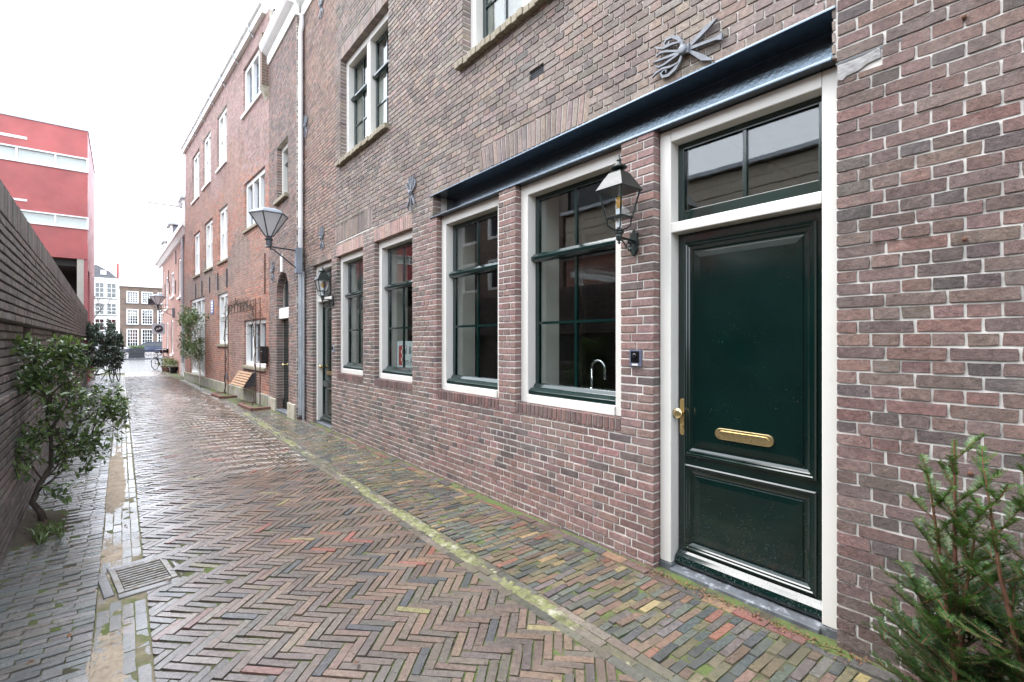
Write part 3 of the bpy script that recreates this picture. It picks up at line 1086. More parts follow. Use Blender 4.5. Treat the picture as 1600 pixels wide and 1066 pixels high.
sidewalk = base('sidewalk', 2.17, 2.955, -1.2, 12.6)
lay_rows(sidewalk, lambda y: gut(y) + 0.10, lambda y: 2.77 if y < 10.3 else 2.66, -0.4, 12.6, True, 0.2, 0.0505, 0.0065, side_col, 21, edge=1)
edge_strip = base('kerb_strip', 2.76, 2.955, -1.1, 10.3)
lay_rows(edge_strip, lambda y: 2.775, lambda y: 2.865, 0.2, 10.3, False, 0.2, 0.09, 0.006, edge_col, 22, tilt=.05, lump=.006)
gutter = base('gutter', 1.89, 2.16, -1.2, 12.6)
lay_rows(gutter, lambda y: gut(y) - 0.10, lambda y: gut(y) + 0.10, -0.4, 24, False, 0.2, 0.067, 0.006, gut_col, 23, tilt=.03)
left_gutter = base('gutter', -0.12, 0.125, -1.2, 29, 'sandy_soil', 0.0045)
lay_rows(left_gutter, lambda y: -0.115, lambda y: 0.118, 1.5, 29, False, 0.2, 0.058, 0.006, lgut_col, 24, skip=lambda x, y: in_drain(x, y) == 2 or in_drain(x, y + .06) == 2 or in_drain(x, y - .06) == 2)
side_pave = base('pavement', -0.80, -0.115, -1.0, 29)


def bed(x, y):
    return (x + 0.9) < 0.62 and abs(y - 5.8) < 0.62 and ((x + 0.75) / 0.42) ** 2 + ((y - 5.8) / 0.6) ** 2 < 1


lay_rows(side_pave, lambda y: -0.80 if y < 9 else -1.05, lambda y: -0.118, 2.6, 29, True, 0.2, 0.054, 0.0065, left_col, 25, skip=lambda x, y: bed(x, y) or in_drain(x, y) == 2)

# loose sand and moss lying in and over the joints
sheet('sand', -0.20, 0.11, 2.2, 9.5, 46, 1000, lambda x, y: gz(x, y) - 0.010 + 0.026 * (0.72 + 0.8 * noise.noise(Vector((x * 3.2, y * 1.1, 4.4))) + 0.22 * noise.noise(Vector((x * 17, y * 13, 2))) + .35 * noise.noise(Vector((x * 50, y * 45, 6)))) * max(0, 1 - ((x + 0.055) / 0.12) ** 2) * (0.72 if 4 < y < 4.6 else 1) - 0.004, 'sand', kind='stuff')
sheet('moss', 1.80, 2.42, 0.4, 12.2, 70, 1150, lambda x, y: gz(x, y) - 0.016 + 0.026 * (0.60 + 0.55 * noise.noise(Vector((x * 7, y * 2.2, 8.4))) + 0.42 * noise.noise(Vector((x * 30, y * 26, 2)))) * max(0, 1 - ((x - gut(y) - .02) / 0.10) ** 2), 'moss', kind='stuff')

# ================================================================== near brick building
W1 = Fr((2.9, 0, 0), (0, 1, 0), UP, (-1, 0, 0))
b1 = empty('brick_building', (2.9, 5.5, 0), label='brown brick building with dark green doors and cream framed windows along the right', cat='building')
A0, A1, ZT = -1.2, 10.42, 8.22
DOOR1 = (0.895, 2.01, -0.05, 3.075)
WIN4, WIN3 = (2.296, 3.541, 1.02, 3.075), (3.80, 5.012, 1.02, 3.075)
WIN2, WIN1 = (5.628, 6.818, 1.05, 3.06), (7.256, 8.427, 1.05, 3.06)
DOOR2 = (8.69, 9.78, -0.05, 3.06)
BEAM = (0.917, 5.10, 3.075, 3.335)
UP1, UP2 = (6.335, 8.238, 4.66, 6.38), (2.55, 4.446, 4.66, 6.5)
VENT = (3.14, 3.335, 3.965, 4.06)
holes1 = [DOOR1, WIN4, WIN3, WIN2, WIN1, DOOR2, BEAM, UP1, UP2, VENT]
rows_ = [(w[0], w[1], w[2] - 0.092, w[2]) for w in (WIN1, WIN2, WIN3, WIN4)]
sold = [(w[0], w[1], w[3], w[3] + 0.185) for w in (WIN1, WIN2)]
panel = (6.888, 8.492, 3.30, 3.575)
arch_b = (2.62, 4.12, 3.36, 3.59)
sold_d2 = (DOOR2[0], DOOR2[1], DOOR2[3], DOOR2[3] + 0.10)
up_s = [(w[0], w[1], w[3], w[3] + 0.20) for w in (UP1, UP2)]
up_sill = [(w[0] - 0.03, w[1] + 0.06, w[2] - 0.085, w[2]) for w in (UP1, UP2)]
stone_pad = (0.70, 0.893, 2.955, 3.035)
plates = rows_ + sold + [panel, arch_b, sold_d2, stone_pad] + up_s + up_sill


def b1_col(a, z, r):
    q = r.random()
    n = noise.noise(Vector((a * 0.8, z * 0.8, 0.3)))
    if z < 3.1 and a > 2.0:
        new = 1 if a < 5.3 + 0.3 * n else 0.55
        if q < 0.05 + 0.12 * (1 - new) + 0.9 * max(0, noise.noise(Vector((a * 1.9, z * 2.6, 7.7))) - .12):
            c = (0.122, 0.092, 0.086)
        elif q < 0.62:
            c = (0.222, 0.136, 0.120)
        else:
            c = (0.198, 0.130, 0.117)
        if new < 1:
            c = (c[0] * 0.92, c[1] * 1.02, c[2] * 1.0)
        moss = 0.66 * max(0, 1 - z / 0.30)
    elif a < 0.9:
        c = r.choices([(0.180, 0.117, 0.103), (0.108, 0.086, 0.081), (0.198, 0.119, 0.101), (0.158, 0.112, 0.100)], [5, 1.8, 2, 5])[0]
        moss = 0.30 * max(0, 1 - z / 0.3)
    else:
        c = r.choices([(0.235, 0.190, 0.165), (0.205, 0.168, 0.148), (0.240, 0.182, 0.152), (0.150, 0.125, 0.115)], [5, 4, 3, 2.4])[0]
        if a > 8.5:
            c = (c[0] * 1.12, c[1] * 0.95, c[2] * 0.9)
        moss = 0.0
    return jcol(c, r, 0.2, moss)


def sold_col(a, z, r):
    return jcol(r.choice([(0.40, 0.275, 0.24), (0.36, 0.25, 0.22), (0.44, 0.30, 0.26)]), r, 0.15, 0)


def dark_col(a, z, r):
    return jcol(r.choice([(0.24, 0.19, 0.168), (0.195, 0.158, 0.145), (0.27, 0.205, 0.175)]), r, 0.18, 0)


def row_col(a, z, r):
    return jcol(r.choice([(0.150, 0.090, 0.085), (0.130, 0.084, 0.081), (0.18, 0.10, 0.09)]), r, 0.15, 0)


wall1 = MB()
mortar_wall(wall1, W1, A0, A1, -0.2, ZT, holes1, -0.0055, -0.20)
wall1 = wall1.build('wall', 'mortar', b1)
p1 = Pieces()
r1 = random.Random(31)
allh = holes1 + plates
lay_wall(p1, W1, 0.897, A1, -0.03, ZT, allh, 0.0625, 0.21, 0.0115, b1_col, r1, worn=lambda a, z: .0018 if z > 3.1 and a < 4.6 else 0, lift=lambda z: .003 if z > 3.3 else 0)
for w in rows_:
    lay_soldiers(p1, W1, *w, 0.0565, 0.011, row_col, r1, depth=0.10, top=0.004)
for w in sold:
    lay_soldiers(p1, W1, *w, 0.06, 0.009, sold_col, r1, depth=0.10)
lay_soldiers(p1, W1, *panel, 0.06, 0.009, dark_col, r1)
lay_soldiers(p1, W1, *arch_b, 0.062, 0.011, dark_col, r1, lean=0.035)
lay_soldiers(p1, W1, *sold_d2, 0.21, 0.009, dark_col, r1, depth=0.1)
for w in up_s:
    lay_soldiers(p1, W1, *w, 0.062, 0.009, dark_col, r1, depth=0.1)
p1.L.sort(key=lambda x: -x[0])
# the weathered pier right of the door uses older, rougher bricks
p1b = Pieces()
lay_wall(p1b, W1, A0, 0.896, -0.03, ZT, [(h[0] + 0, h[1], h[2], h[3]) for h in allh], 0.0642, 0.23, 0.0105, b1_col, r1, jit=0.0022, proud=0.005, bev=0.0028, worn=lambda a, z: .0022)
# one limit of 300 for the whole wall: share it between the two brick kinds by size in view
both = sorted([x[0] for x in p1.L] + [x[0] for x in p1b.L], reverse=True)
thr = both[300]
p1.emit('brick', 'bricks', 'brick', wall1, limit=sum(1 for x in p1.L if x[0] > thr))
p1b.emit('brick', 'bricks', 'brick_old', wall1, limit=sum(1 for x in p1b.L if x[0] > thr))

# stone pad and slit beside the beam end
mb = MB()
mb.extrude(W1, [(0.893, 2.957), (0.893, 3.035), (0.80, 3.03), (0.71, 3.045), (0.705, 2.99), (0.76, 2.985), (0.80, 2.965), (0.85, 2.96), (0.87, 2.945)][::-1], -0.05, 0.004)
mb.build('bearing_stone', 'grey_stone', b1, bevel=0.004)
MB().box(W1, 0.62, 0.90, 3.0385, 3.050, -0.04, -0.002).build('steel_plate', 'black_paint', b1)

# steel beam: two flanges and a set-back web
mb = MB()
mb.box(W1, 0.90, 5.165, 3.335, 3.350, -0.24, 0.010)
mb.box(W1, 0.917, 5.165, 3.072, 3.088, -0.24, 0.010)
mb.box(W1, 0.917, 5.10, 3.088, 3.335, -0.24, -0.20)
mb.build('steel_beam', 'beam_paint', b1, bevel=0.003)

# ground floor windows
for w in (WIN4, WIN3, WIN2, WIN1):
    make_window(b1, W1, w[0] + 0.004, w[1] - 0.004, w[2] + 0.003, w[3] - 0.004, meet=2.385)
# upper windows: two lights each
for w in (UP1, UP2):
    make_window(b1, W1, w[0] + 0.004, w[1] - 0.004, w[2] + 0.003, w[3] - 0.004, lights=2, meet=5.72, rows=(2, 1), c=-0.10, nose=False, mullion=0.12)
    s = MB()
    n = 24
    a0, a1 = w[0] - 0.03, w[1] + 0.06
    rr = random.Random(3)
    for i in range(n):
        s0, s1 = a0 + (a1 - a0) * i / n + .004, a0 + (a1 - a0) * (i + 1) / n - .004
        t = rr.uniform(-.006, .006)
        s.hexa([W1.p(s0, w[2] - 0.085, -0.11), W1.p(s1, w[2] - 0.085, -0.11), W1.p(s1, w[2] - 0.003, -0.11), W1.p(s0, w[2] - 0.003, -0.11),
                W1.p(s0, w[2] - 0.10 + t, 0.075 + t), W1.p(s1, w[2] - 0.10 + t, 0.075 + t), W1.p(s1, w[2] - 0.028 + t, 0.075 + t), W1.p(s0, w[2] - 0.028 + t, 0.075 + t)], (1, 1, 1, 0))
    s.build('window_sill', 'yellow_brick_sill', b1, bevel=0.006)

# vent with grille
v = empty('vent_grille', W1.p(3.237, 3.965, 0), b1)
m = MB()
m.box(W1, VENT[0], VENT[1], VENT[2], VENT[3], -0.10, -0.06)
m.build('backing', 'plastic_black', v)
m = MB()
for i in range(9):
    x = VENT[0] + .01 + i * 0.0215
    m.box(W1, x, x + .006, VENT[2] + .003, VENT[3] - .003, -0.030, -0.022)
for i in range(5):
    z = VENT[2] + .008 + i * 0.018
    m.box(W1, VENT[0] + .003, VENT[1] - .003, z, z + .006, -0.022, -0.014)
m.build('grating', 'iron', v)


def door_frame(parent, fr, a0, a1, z1, c, fw, bar, bot=0.055):
    m = MB()
    m.box(fr, a0, a0 + fw, bot, z1, c - 0.13, c)
    m.box(fr, a1 - fw, a1, bot, z1, c - 0.13, c)
    m.box(fr, a0 + fw, a1 - fw, z1 - fw, z1, c - 0.13, c)
    m.box(fr, a0 + fw, a1 - fw, bar - 0.035, bar + 0.035, c - 0.13, c - 0.002)
    m.build('frame', 'cream_paint', parent, bevel=0.006)
    for x0, x1 in ((a0 - 0.002, a0 + fw + 0.008), (a1 - fw - 0.008, a1 + 0.002)):
        MB().box(fr, x0, x1, -0.04, bot - 0.002, c - 0.13, c + 0.006).build('frame_foot', 'bluestone', parent, bevel=0.004)


def make_door(parent, fr, a0, a1, z1, brass=True):
    """panelled leaf under a two-pane transom light"""
    d = empty('door', fr.p((a0 + a1) / 2, 0, -0.067), parent)
    c, fw, bar = -0.067, 0.087, 2.385
    door_frame(d, fr, a0, a1, z1, c, fw, bar)
    i0, i1 = a0 + fw, a1 - fw
    # transom light
    m = MB()
    cs = -0.158
    zb, zt = bar + 0.035, z1 - fw
    m.box(fr, i0, i0 + 0.045, zb, zt, cs - .04, cs)
    m.box(fr, i1 - 0.045, i1, zb, zt, cs - .04, cs)
    m.box(fr, i0 + .045, i1 - .045, zt - .045, zt, cs - .04, cs - .002)
    m.box(fr, i0 + .045, i1 - .045, zb, zb + .09, cs - .04, cs - .002)
    mid = (i0 + i1) / 2
    m.box(fr, mid - .012, mid + .012, zb + .09, zt - .045, cs - .035, cs - .006)
    m.build('transom_sash', 'sash_green', d, bevel=0.003)
    for x0, x1 in ((i0 + .045, mid - .012), (mid + .012, i1 - .045)):
        MB().box(fr, x0, x1, zb + .09, zt - .045, cs - .027, cs - .021).build('pane', 'glass', d)
    # leaf
    lf = MB()
    z0, zt = 0.062, bar - 0.038
    cl = -0.160
    lf.box(fr, i0 + .003, i1 - .003, z0, zt, cl - 0.05, cl - 0.014)
    p_a0, p_a1 = i0 + 0.065, i1 - 0.065
    ps = [(0.82, zt - 0.075), (0.165, 0.735)]
    # stiles and rails
    lf.box(fr, i0 + .003, p_a0, z0, zt, cl - .014, cl)
    lf.box(fr, p_a1, i1 - .003, z0, zt, cl - .014, cl)
    for lo, hi in ((z0, ps[1][0]), (ps[1][1], ps[0][0]), (ps[0][1], zt)):
        lf.box(fr, p_a0, p_a1, lo, hi, cl - .014, cl)
    leaf = lf.build('leaf', 'green_paint', d, bevel=0.0015)
    prof = [(-0.012, cl), (-0.012, cl + 0.012), (-0.004, cl + 0.017), (0.004, cl + 0.016), (0.010, cl + 0.009), (0.020, cl + 0.008), (0.026, cl + 0.001), (0.040, cl - 0.007), (0.052, cl - 0.010), (0.060, cl - 0.0095), (0.064, cl - 0.002), (0.10, cl + 0.001), (0.102, cl + 0.001)]
    for lo, hi in ps:
        MB().moulding(fr, p_a0, p_a1, lo, hi, prof).build('door_panel', 'green_paint', leaf, recalc=True)
    wb = MB()
    pr_ = [(cl - .002, z0 + .006), (cl + .052, z0 - .006), (cl + .058, z0 + .016), (cl + .045, z0 + .045), (cl + .02, z0 + .064), (cl + .008, z0 + .078), (cl - .002, z0 + .082)]
    k = len(pr_)
    wb.add([fr.p(i0 + .006, z, cc) for cc, z in pr_] + [fr.p(i1 - .006, z, cc) for cc, z in pr_], [tuple(range(k)), tuple(range(2 * k - 1, k - 1, -1))] + [(q, (q + 1) % k, k + (q + 1) % k, k + q) for q in range(k)])
    wb.build('weather_bar', 'green_paint', d, bevel=0.003)

    def stadium(ca, cb, hw, hh, n=10):
        out = []
        if hw > hh:
            for sgn in (1, -1):
                for q in range(n + 1):
                    t = -math.pi / 2 + math.pi * q / n
                    out.append((ca + sgn * ((hw - hh) + hh * math.cos(t)), cb + sgn * hh * math.sin(t)))
        else:
            for sgn in (1, -1):
                for q in range(n + 1):
                    t = math.pi * q / n
                    out.append((ca + sgn * hw * math.cos(t), cb + sgn * ((hh - hw) + hw * math.sin(t))))
        return out
    la = (a0 + a1) / 2 + 0.003
    lb = MB().extrude(fr, stadium(la, 0.993, 0.185, 0.036), cl + .004, cl + .012).build('letter_plate', 'brass', d, bevel=0.002)
    MB().extrude(fr, stadium(la, 0.993, 0.158, 0.021), cl + .0125, cl + .0155).build('flap', 'brass', lb, bevel=0.0015)
    ka = i1 - 0.036
    kp = MB().extrude(fr, stadium(ka, 1.07, 0.019, 0.128), cl, cl + .009).build('lock_plate', 'brass_dark', d, bevel=0.002)
    MB().lathe(fr.p(ka, 1.10, cl + .009), [(.012, 0), (.012, .03), (.026, .036), (.034, .044), (.036, .054), (.033, .062), (.02, .067)], 24, fr.n).build('door_knob', 'brass', d, smooth=True)
    m = MB().lathe(fr.p(ka, 1.012, cl + .009), [(.011, 0), (.011, .006), (.006, .007)], 16, fr.n)
    m.box(fr, ka - .006, ka + .006, .985, 1.004, cl + .009, cl + .014)
    m.build('keyhole', 'brass', kp)
    th = MB()
    th.hexa([fr.p(a0 + .09, -0.05, -0.20), fr.p(a1 - .09, -0.05, -0.20), fr.p(a1 - .09, 0.052, -0.20), fr.p(a0 + .09, 0.052, -0.20),
             fr.p(a0 + .09, -0.05, -0.045), fr.p(a1 - .09, -0.05, -0.045), fr.p(a1 - .09, 0.030, -0.045), fr.p(a0 + .09, 0.030, -0.045)])
    th.build('threshold', 'bluestone', d, bevel=0.006)
    return d


make_door(b1, W1, DOOR1[0] + .006, DOOR1[1] - .005, DOOR1[3] - .006)
make_door(b1, W1, DOOR2[0] + .006, DOOR2[1] - .005, DOOR2[3] - .006)


# wrought iron lily anchors
def lily_anchor(parent, fr, a, b, s=1.0, rot=0.0):
    e = empty('wall_anchor', fr.p(a, b, 0), parent)
    cr, sr = math.cos(rot), math.sin(rot)
    u = fr.u * cr + fr.v * sr
    v = -fr.u * sr + fr.v * cr
    lf = Fr(fr.p(a, b, 0), u, v, fr.n)
    m = MB()
    th0, th1 = 0.012 * s, 0.030 * s

    def S(pts, ws, k=0.0):
        for sg in ((1, -1) if pts[-1][0] != 0 else (1,)):
            m.strip(lf, [(x * s * sg, y * s) for x, y in pts], [w * s * .78 for w in ws], th0 + k + (.001 if sg < 0 else 0), th1 + k + (.001 if sg < 0 else 0))
    # legs
    S([(0, -.03), (0, -.12), (0, -.21), (0, -.245)], [.026, .022, .022, .05], .002)
    S([(.010, -.03), (.045, -.08), (.085, -.135), (.118, -.20)], [.018, .030, .042, .006])
    # crown: spear, inner leaves, curls
    S([(0, .02), (0, .10), (0, .19), (0, .235)], [.024, .020, .016, .006], .002)
    S([(.004, .02), (.022, .08), (.040, .14), (.044, .18), (.028, .21)], [.014, .016, .018, .014, .006], .003)
    S([(.008, .01), (.050, .025), (.092, .055), (.118, .10), (.115, .145), (.090, .160), (.074, .140), (.082, .118), (.096, .122)], [.018, .024, .028, .026, .020, .016, .013, .011, .012])
    S([(.062, .035), (.070, .09), (.064, .15), (.078, .20), (.098, .225)], [.010, .018, .016, .014, .006], .004)
    m.build('lily', 'anchor_iron', e)
    m = MB()
    m.box(lf, -.026 * s, .026 * s, -.038 * s, -.022 * s, .008 * s, .045 * s)
    m.lathe(lf.p(0, 0, .0), [(.014 * s, 0), (.030 * s, .028 * s), (.030 * s, .050 * s), (.024 * s, .060 * s), (.012 * s, .062 * s)], 14, fr.n)
    m.build('boss', 'anchor_iron', e)
    return e


lily_anchor(b1, W1, 1.755, 3.505, 1.05, rad(-83))
lily_anchor(b1, W1, 5.62, 3.50, 0.92, rad(2))
lily_anchor(b1, W1, 9.17, 3.50, 0.95, 0)
lily_anchor(b1, W1, 9.2, 7.82, 0.95, 0)
lily_anchor(b1, W1, 10.18, 5.93, 0.95, 0)

# intercom
ic = empty('intercom', W1.p(2.156, 1.41, 0), b1)
MB().box(W1, 2.105, 2.207, 1.415, 1.537, 0.001, 0.016).build('housing', 'plastic_grey', ic, bevel=0.003)
MB().box(W1, 2.120, 2.192, 1.445, 1.528, 0.0162, 0.0205).build('face', 'plastic_black', ic, bevel=0.002)
MB().lathe(W1.p(2.156, 1.495, 0.0205), [(.018, 0), (.020, .006), (.012, .012), (.004, .014)], 18, W1.n).build('lens', 'plastic_black', ic, smooth=True)
MB().box(W1, 2.130, 2.182, 1.422, 1.436, 0.0162, 0.0195).build('button', 'zinc_white', ic, bevel=0.001)
ic = empty('intercom', W1.p(8.575, 1.40, 0), b1)
MB().box(W1, 8.54, 8.62, 1.40, 1.52, 0.001, 0.02).build('housing', 'zinc', ic, bevel=0.003)
MB().box(W1, 8.555, 8.605, 1.44, 1.505, 0.0205, 0.024).build('face', 'plastic_black', ic)

# cornice of the near building and of its neighbour
def cornice(parent, fr, a0, a1, z, mat='white_paint', s=1.0, gut_=True):
    pr_ = [(-0.05, 0), (0.03, 0), (0.05, .06), (0.05, .20), (0.10, .23), (0.16, .28), (0.20, .34), (0.22, .42), (-0.05, .42)]
    m = MB()
    k = len(pr_)
    m.add([fr.p(a0, z + zz * s, c * s) for c, zz in pr_] + [fr.p(a1, z + zz * s, c * s) for c, zz in pr_], [tuple(range(k)), tuple(range(2 * k - 1, k - 1, -1))] + [(q, (q + 1) % k, k + (q + 1) % k, k + q) for q in range(k)])
    return m.build('cornice', mat, parent)


cornice(b1, W1, A0, 10.40, ZT)
# body behind the facade: floors, rooms, roof
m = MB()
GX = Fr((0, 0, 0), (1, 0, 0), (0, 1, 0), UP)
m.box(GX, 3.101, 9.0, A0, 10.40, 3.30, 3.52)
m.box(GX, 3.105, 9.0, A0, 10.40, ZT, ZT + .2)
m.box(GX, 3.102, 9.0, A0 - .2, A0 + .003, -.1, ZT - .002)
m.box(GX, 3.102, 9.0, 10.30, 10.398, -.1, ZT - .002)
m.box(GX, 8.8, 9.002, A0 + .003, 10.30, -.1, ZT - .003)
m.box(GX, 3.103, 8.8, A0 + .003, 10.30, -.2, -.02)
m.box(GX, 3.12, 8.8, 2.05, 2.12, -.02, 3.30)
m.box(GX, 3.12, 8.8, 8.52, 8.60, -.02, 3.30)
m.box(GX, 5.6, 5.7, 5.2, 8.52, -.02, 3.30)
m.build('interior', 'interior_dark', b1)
m = MB()
m.box(GX, 3.125, 3.75, 2.125, 3.62, 0.0, 1.13)
m.build('counter_top', 'counter', b1)
m = MB()
m.box(W1, UP1[0] - .1, UP1[1] + .1, 4.3, 6.8, -0.62, -0.60)
m.box(W1, UP2[0] - .1, UP2[1] + .1, 4.3, 6.8, -0.62, -0.60)
m.build('curtain', 'interior_light', b1)

# downpipe in the corner
m = MB()
px, py = 2.825, 10.325
m.tube([(px + .03, py, ZT + .02), (px + .03, py, 8.0), (px, py, 7.86), (px, py, 3.4)], .047, 14)
for z in (7.0, 5.2, 3.9):
    m.lathe((px, py, z), [(.053, -.02), (.056, 0), (.053, .02)], 14)
dp = m.build('downpipe', 'zinc_white', b1, smooth=False)
m = MB()
m.tube([(px, py, 3.398), (px, py, .10)], .050, 14)
m.lathe((px, py, 1.9), [(.056, -.02), (.059, 0), (.056, .02)], 14)
m.tube([(px + .03, py - .10, 3.0), (px + .03, py - .10, 0.0)], .026, 10)
m.build('downpipe', 'zinc', b1)

# kitchen tap behind the window
t = MB()
tx, ty, tz = 3.25, 2.895, 1.135
t.lathe((tx, ty, tz), [(.026, 0), (.026, .04), (.018, .05), (.014, .06)], 16)
pts = [(tx, ty, tz + .05), (tx, ty, tz + .22)]
for q in range(9):
    a = math.pi * q / 8
    pts.append((tx, ty - .075 + .075 * math.cos(a), tz + .22 + .075 * math.sin(a)))
pts.append((tx, ty - .15, tz + .13))
t.tube(pts, .0115, 12)
t.build('kitchen_tap', 'chrome', None, smooth=True, label='chrome gooseneck kitchen tap behind the window beside the lantern', cat='tap')


def text_mesh(name, body, size, fr, a, b, c, mat, parent, depth=0.001, mirror=True):
    cu = bpy.data.curves.new(name, 'FONT')
    cu.body = body
    cu.size = size
    cu.extrude = 0.0
    to = bpy.data.objects.new(name + '_tmp', cu)
    me = bpy.data.meshes.new_from_object(to)
    bpy.data.objects.remove(to)
    mb_ = MB()
    mb_.add([fr.p(a - v.co.x if mirror else a + v.co.x, b + v.co.y, c) for v in me.vertices], [tuple(p.vertices) for p in me.polygons])
    return mb_.build(name, mat, parent, recalc=False)


# poster in the second far window
po = empty('window_poster', W1.p(6.2, 1.21, -0.26), label='white poster with red checks and black letters standing behind a window', cat='poster')
WP = Fr((2.9, 0, 0), (0, 1, 0), UP, (-1, 0, 0))
MB().box(WP, 5.72, 6.60, 1.205, 1.60, -0.262, -0.256).build('sheet', 'poster_white', po)
m = MB()
m.box(WP, 6.47, 6.535, 1.25, 1.53, -0.2555, -0.2535)
for i in range(5):
    m.box(WP, 6.385 if i % 2 else 6.43, 6.43 if i % 2 else 6.47, 1.25 + i * .056, 1.306 + i * .056, -0.2555, -0.2535)
m.box(WP, 6.30, 6.47, 1.5305, 1.54, -0.2555, -0.2535)
m.build('check_pattern', 'poster_red', po)
text_mesh('lettering', 'al & A', 0.15, WP, 6.37, 1.42, -0.2545, 'ink', po)
text_mesh('lettering', 'en H B', 0.15, WP, 6.37, 1.26, -0.2545, 'ink', po)


# ================================================================== coach lanterns on brackets
def coach_lantern(Yc, zc, label, p=0.185):
    """square tapered lantern on a scrolled wall bracket"""
    X = 2.9 - p
    root = empty('wall_lantern', (2.9, Yc, zc), label=label, cat='lantern', group='coach lanterns on the brick wall')
    z = lambda h: zc + h           # h measured from the bracket arm
    R4 = math.pi / 4
    def sq(prof):
        return [(r * math.sqrt(2), h) for r, h in prof]
    cc = (X, Yc, zc)
    # roof
    m = MB().lathe(cc, sq([(.112, .315), (.116, .322), (.110, .332), (.080, .392), (.052, .440), (.040, .452), (.0, .453)]), 4, phase=R4)
    m.lathe(cc, [(.028, .450), (.024, .465), (.05, .472), (.058, .480), (.048, .492), (.022, .502), (.014, .515), (.012, .525), (.018, .533), (.012, .542), (.006, .56), (.002, .58)], 16)
    m.build('roof', 'lantern_green', root)
    m = MB()
    for sx in (-1, 1):
        for sy in (-1, 1):
            m.tube([(X + sx * .062, Yc + sy * .062, z(.130)), (X + sx * .101, Yc + sy * .101, z(.318))], .0068, 6)
            m.tube([(X + sx * .060, Yc + sy * .060, z(.128)), (X + sx * .056, Yc + sy * .056, z(.075)), (X + sx * .036, Yc + sy * .036, z(.052)), (X + sx * .022, Yc + sy * .022, z(.050))], .0055, 6)
    m.lathe(cc, sq([(.060, .124), (.072, .126), (.072, .134), (.058, .136)]), 4, phase=R4)
    m.build('cage', 'lantern_green', root)
    for i in range(4):
        a = i * math.pi / 2
        c_, s_ = math.cos(a), math.sin(a)
        def q(d, w, h):
            return Vector((X + d * c_ - w * s_, Yc + d * s_ + w * c_, z(h)))
        MB().hexa([q(.058, -.054, .137), q(.058, .054, .137), q(.095, .090, .314), q(.095, -.090, .314), q(.060, -.054, .137), q(.060, .054, .137), q(.097, .090, .314), q(.097, -.090, .314)]).build('pane', 'lantern_glass', root)
    MB().lathe(cc, [(.018, .06), (.018, .14), (.021, .145), (.021, .19), (.010, .192)], 14).build('lamp_holder', 'poster_white', root)
    MB().lathe(cc, [(.010, .192), (.020, .215), (.024, .245), (.016, .272), (.004, .282)], 14).build('bulb', 'filament', root, smooth=True)
    m = MB().lathe(cc, [(.004, -.055), (.012, -.045), (.008, -.035), (.020, -.025), (.024, .0), (.022, .012), (.033, .020), (.033, .028), (.028, .032), (.034, .037), (.034, .047), (.022, .052)], 18)
    m.build('cup', 'lantern_green', root, smooth=False)
    m = MB()
    m.tube([(X, Yc, z(-.005)), (2.9 - .02, Yc, z(-.012))], .0085, 8)
    sc_ = [(X + .02, z(-.02)), (X + .05, z(-.035)), (X + .075, z(-.06))]
    for q_ in range(11):
        t_ = rad(200) - q_ * rad(44)
        rr = .040 - q_ * .0028
        sc_.append((X + .115 + rr * math.cos(t_), z(-.065) + rr * math.sin(t_)))
    m.tube([(a, Yc, b) for a, b in sc_], .006, 6)
    m.tube([(2.9 - .02, Yc, z(-.02)), (2.9 - .05, Yc, z(-.032)), (2.9 - .09, Yc, z(-.022))], .006, 6)
    m.build('bracket', 'lantern_green', root)
    m = MB().extrude(W1, [(Yc + x, zc + y) for x, y in ((0, .075), (.018, .05), (.034, .045), (.030, .02), (.036, -.03), (.030, -.085), (.014, -.11), (0, -.125), (-.014, -.11), (-.030, -.085), (-.036, -.03), (-.030, .02), (-.034, .045), (-.018, .05))], 0.004, 0.026)
    m.build('wall_plate', 'lantern_green', root, bevel=0.004)


coach_lantern(2.165, 2.335, 'dark green coach lantern on the pier left of the large near door')
coach_lantern(8.585, 2.335, 'dark green coach lantern beside the far narrow green door', p=0.19)


# ================================================================== neighbour with the arched doorway
W2 = Fr((2.76, 0, 0), (0, 1, 0), UP, (-1, 0, 0))
b2 = empty('brick_house', (2.76, 11.5, 0), label='narrow brick house with arched doorway and white cornice beside the downpipe', cat='house')
ARCH = (10.97, 12.0, 0.0, 2.62)
BW = (11.03, 11.94, 4.76, 6.0)
h2 = [ARCH, BW]
# stepped clearance of the arch head
ac, ar = (ARCH[0] + ARCH[1]) / 2, (ARCH[1] - ARCH[0]) / 2
steps = []
for i in range(8):
    z0 = ARCH[3] + i * ar / 8
    half = math.sqrt(max(0.0, ar ** 2 - (z0 - ARCH[3] + ar / 16) ** 2))
    steps.append((ac - half, ac + half, z0, z0 + ar / 8))
hm = h2 + steps
w2 = MB()
mortar_wall(w2, W2, 10.40, 12.70, -0.1, ZT - .005, hm, -0.006, -0.20, grow=0.003)
w2 = w2.build('wall', 'mortar_brown', b2)


def b2_col(a, z, r):
    c = r.choices([(0.235, 0.165, 0.145), (0.19, 0.14, 0.128), (0.26, 0.155, 0.128), (0.145, 0.118, 0.112)], [4, 4, 2, 2])[0]
    return jcol(c, r, 0.2, 0.35 * max(0, 1 - z / 0.4))


p2 = Pieces()
lay_wall(p2, W2, 10.40, 12.70, 0.0, ZT - .01, hm + [(BW[0] - .05, BW[1] + .05, BW[2] - .085, BW[2])], 0.0625, 0.21, 0.0105, b2_col, random.Random(41), ret=.14)
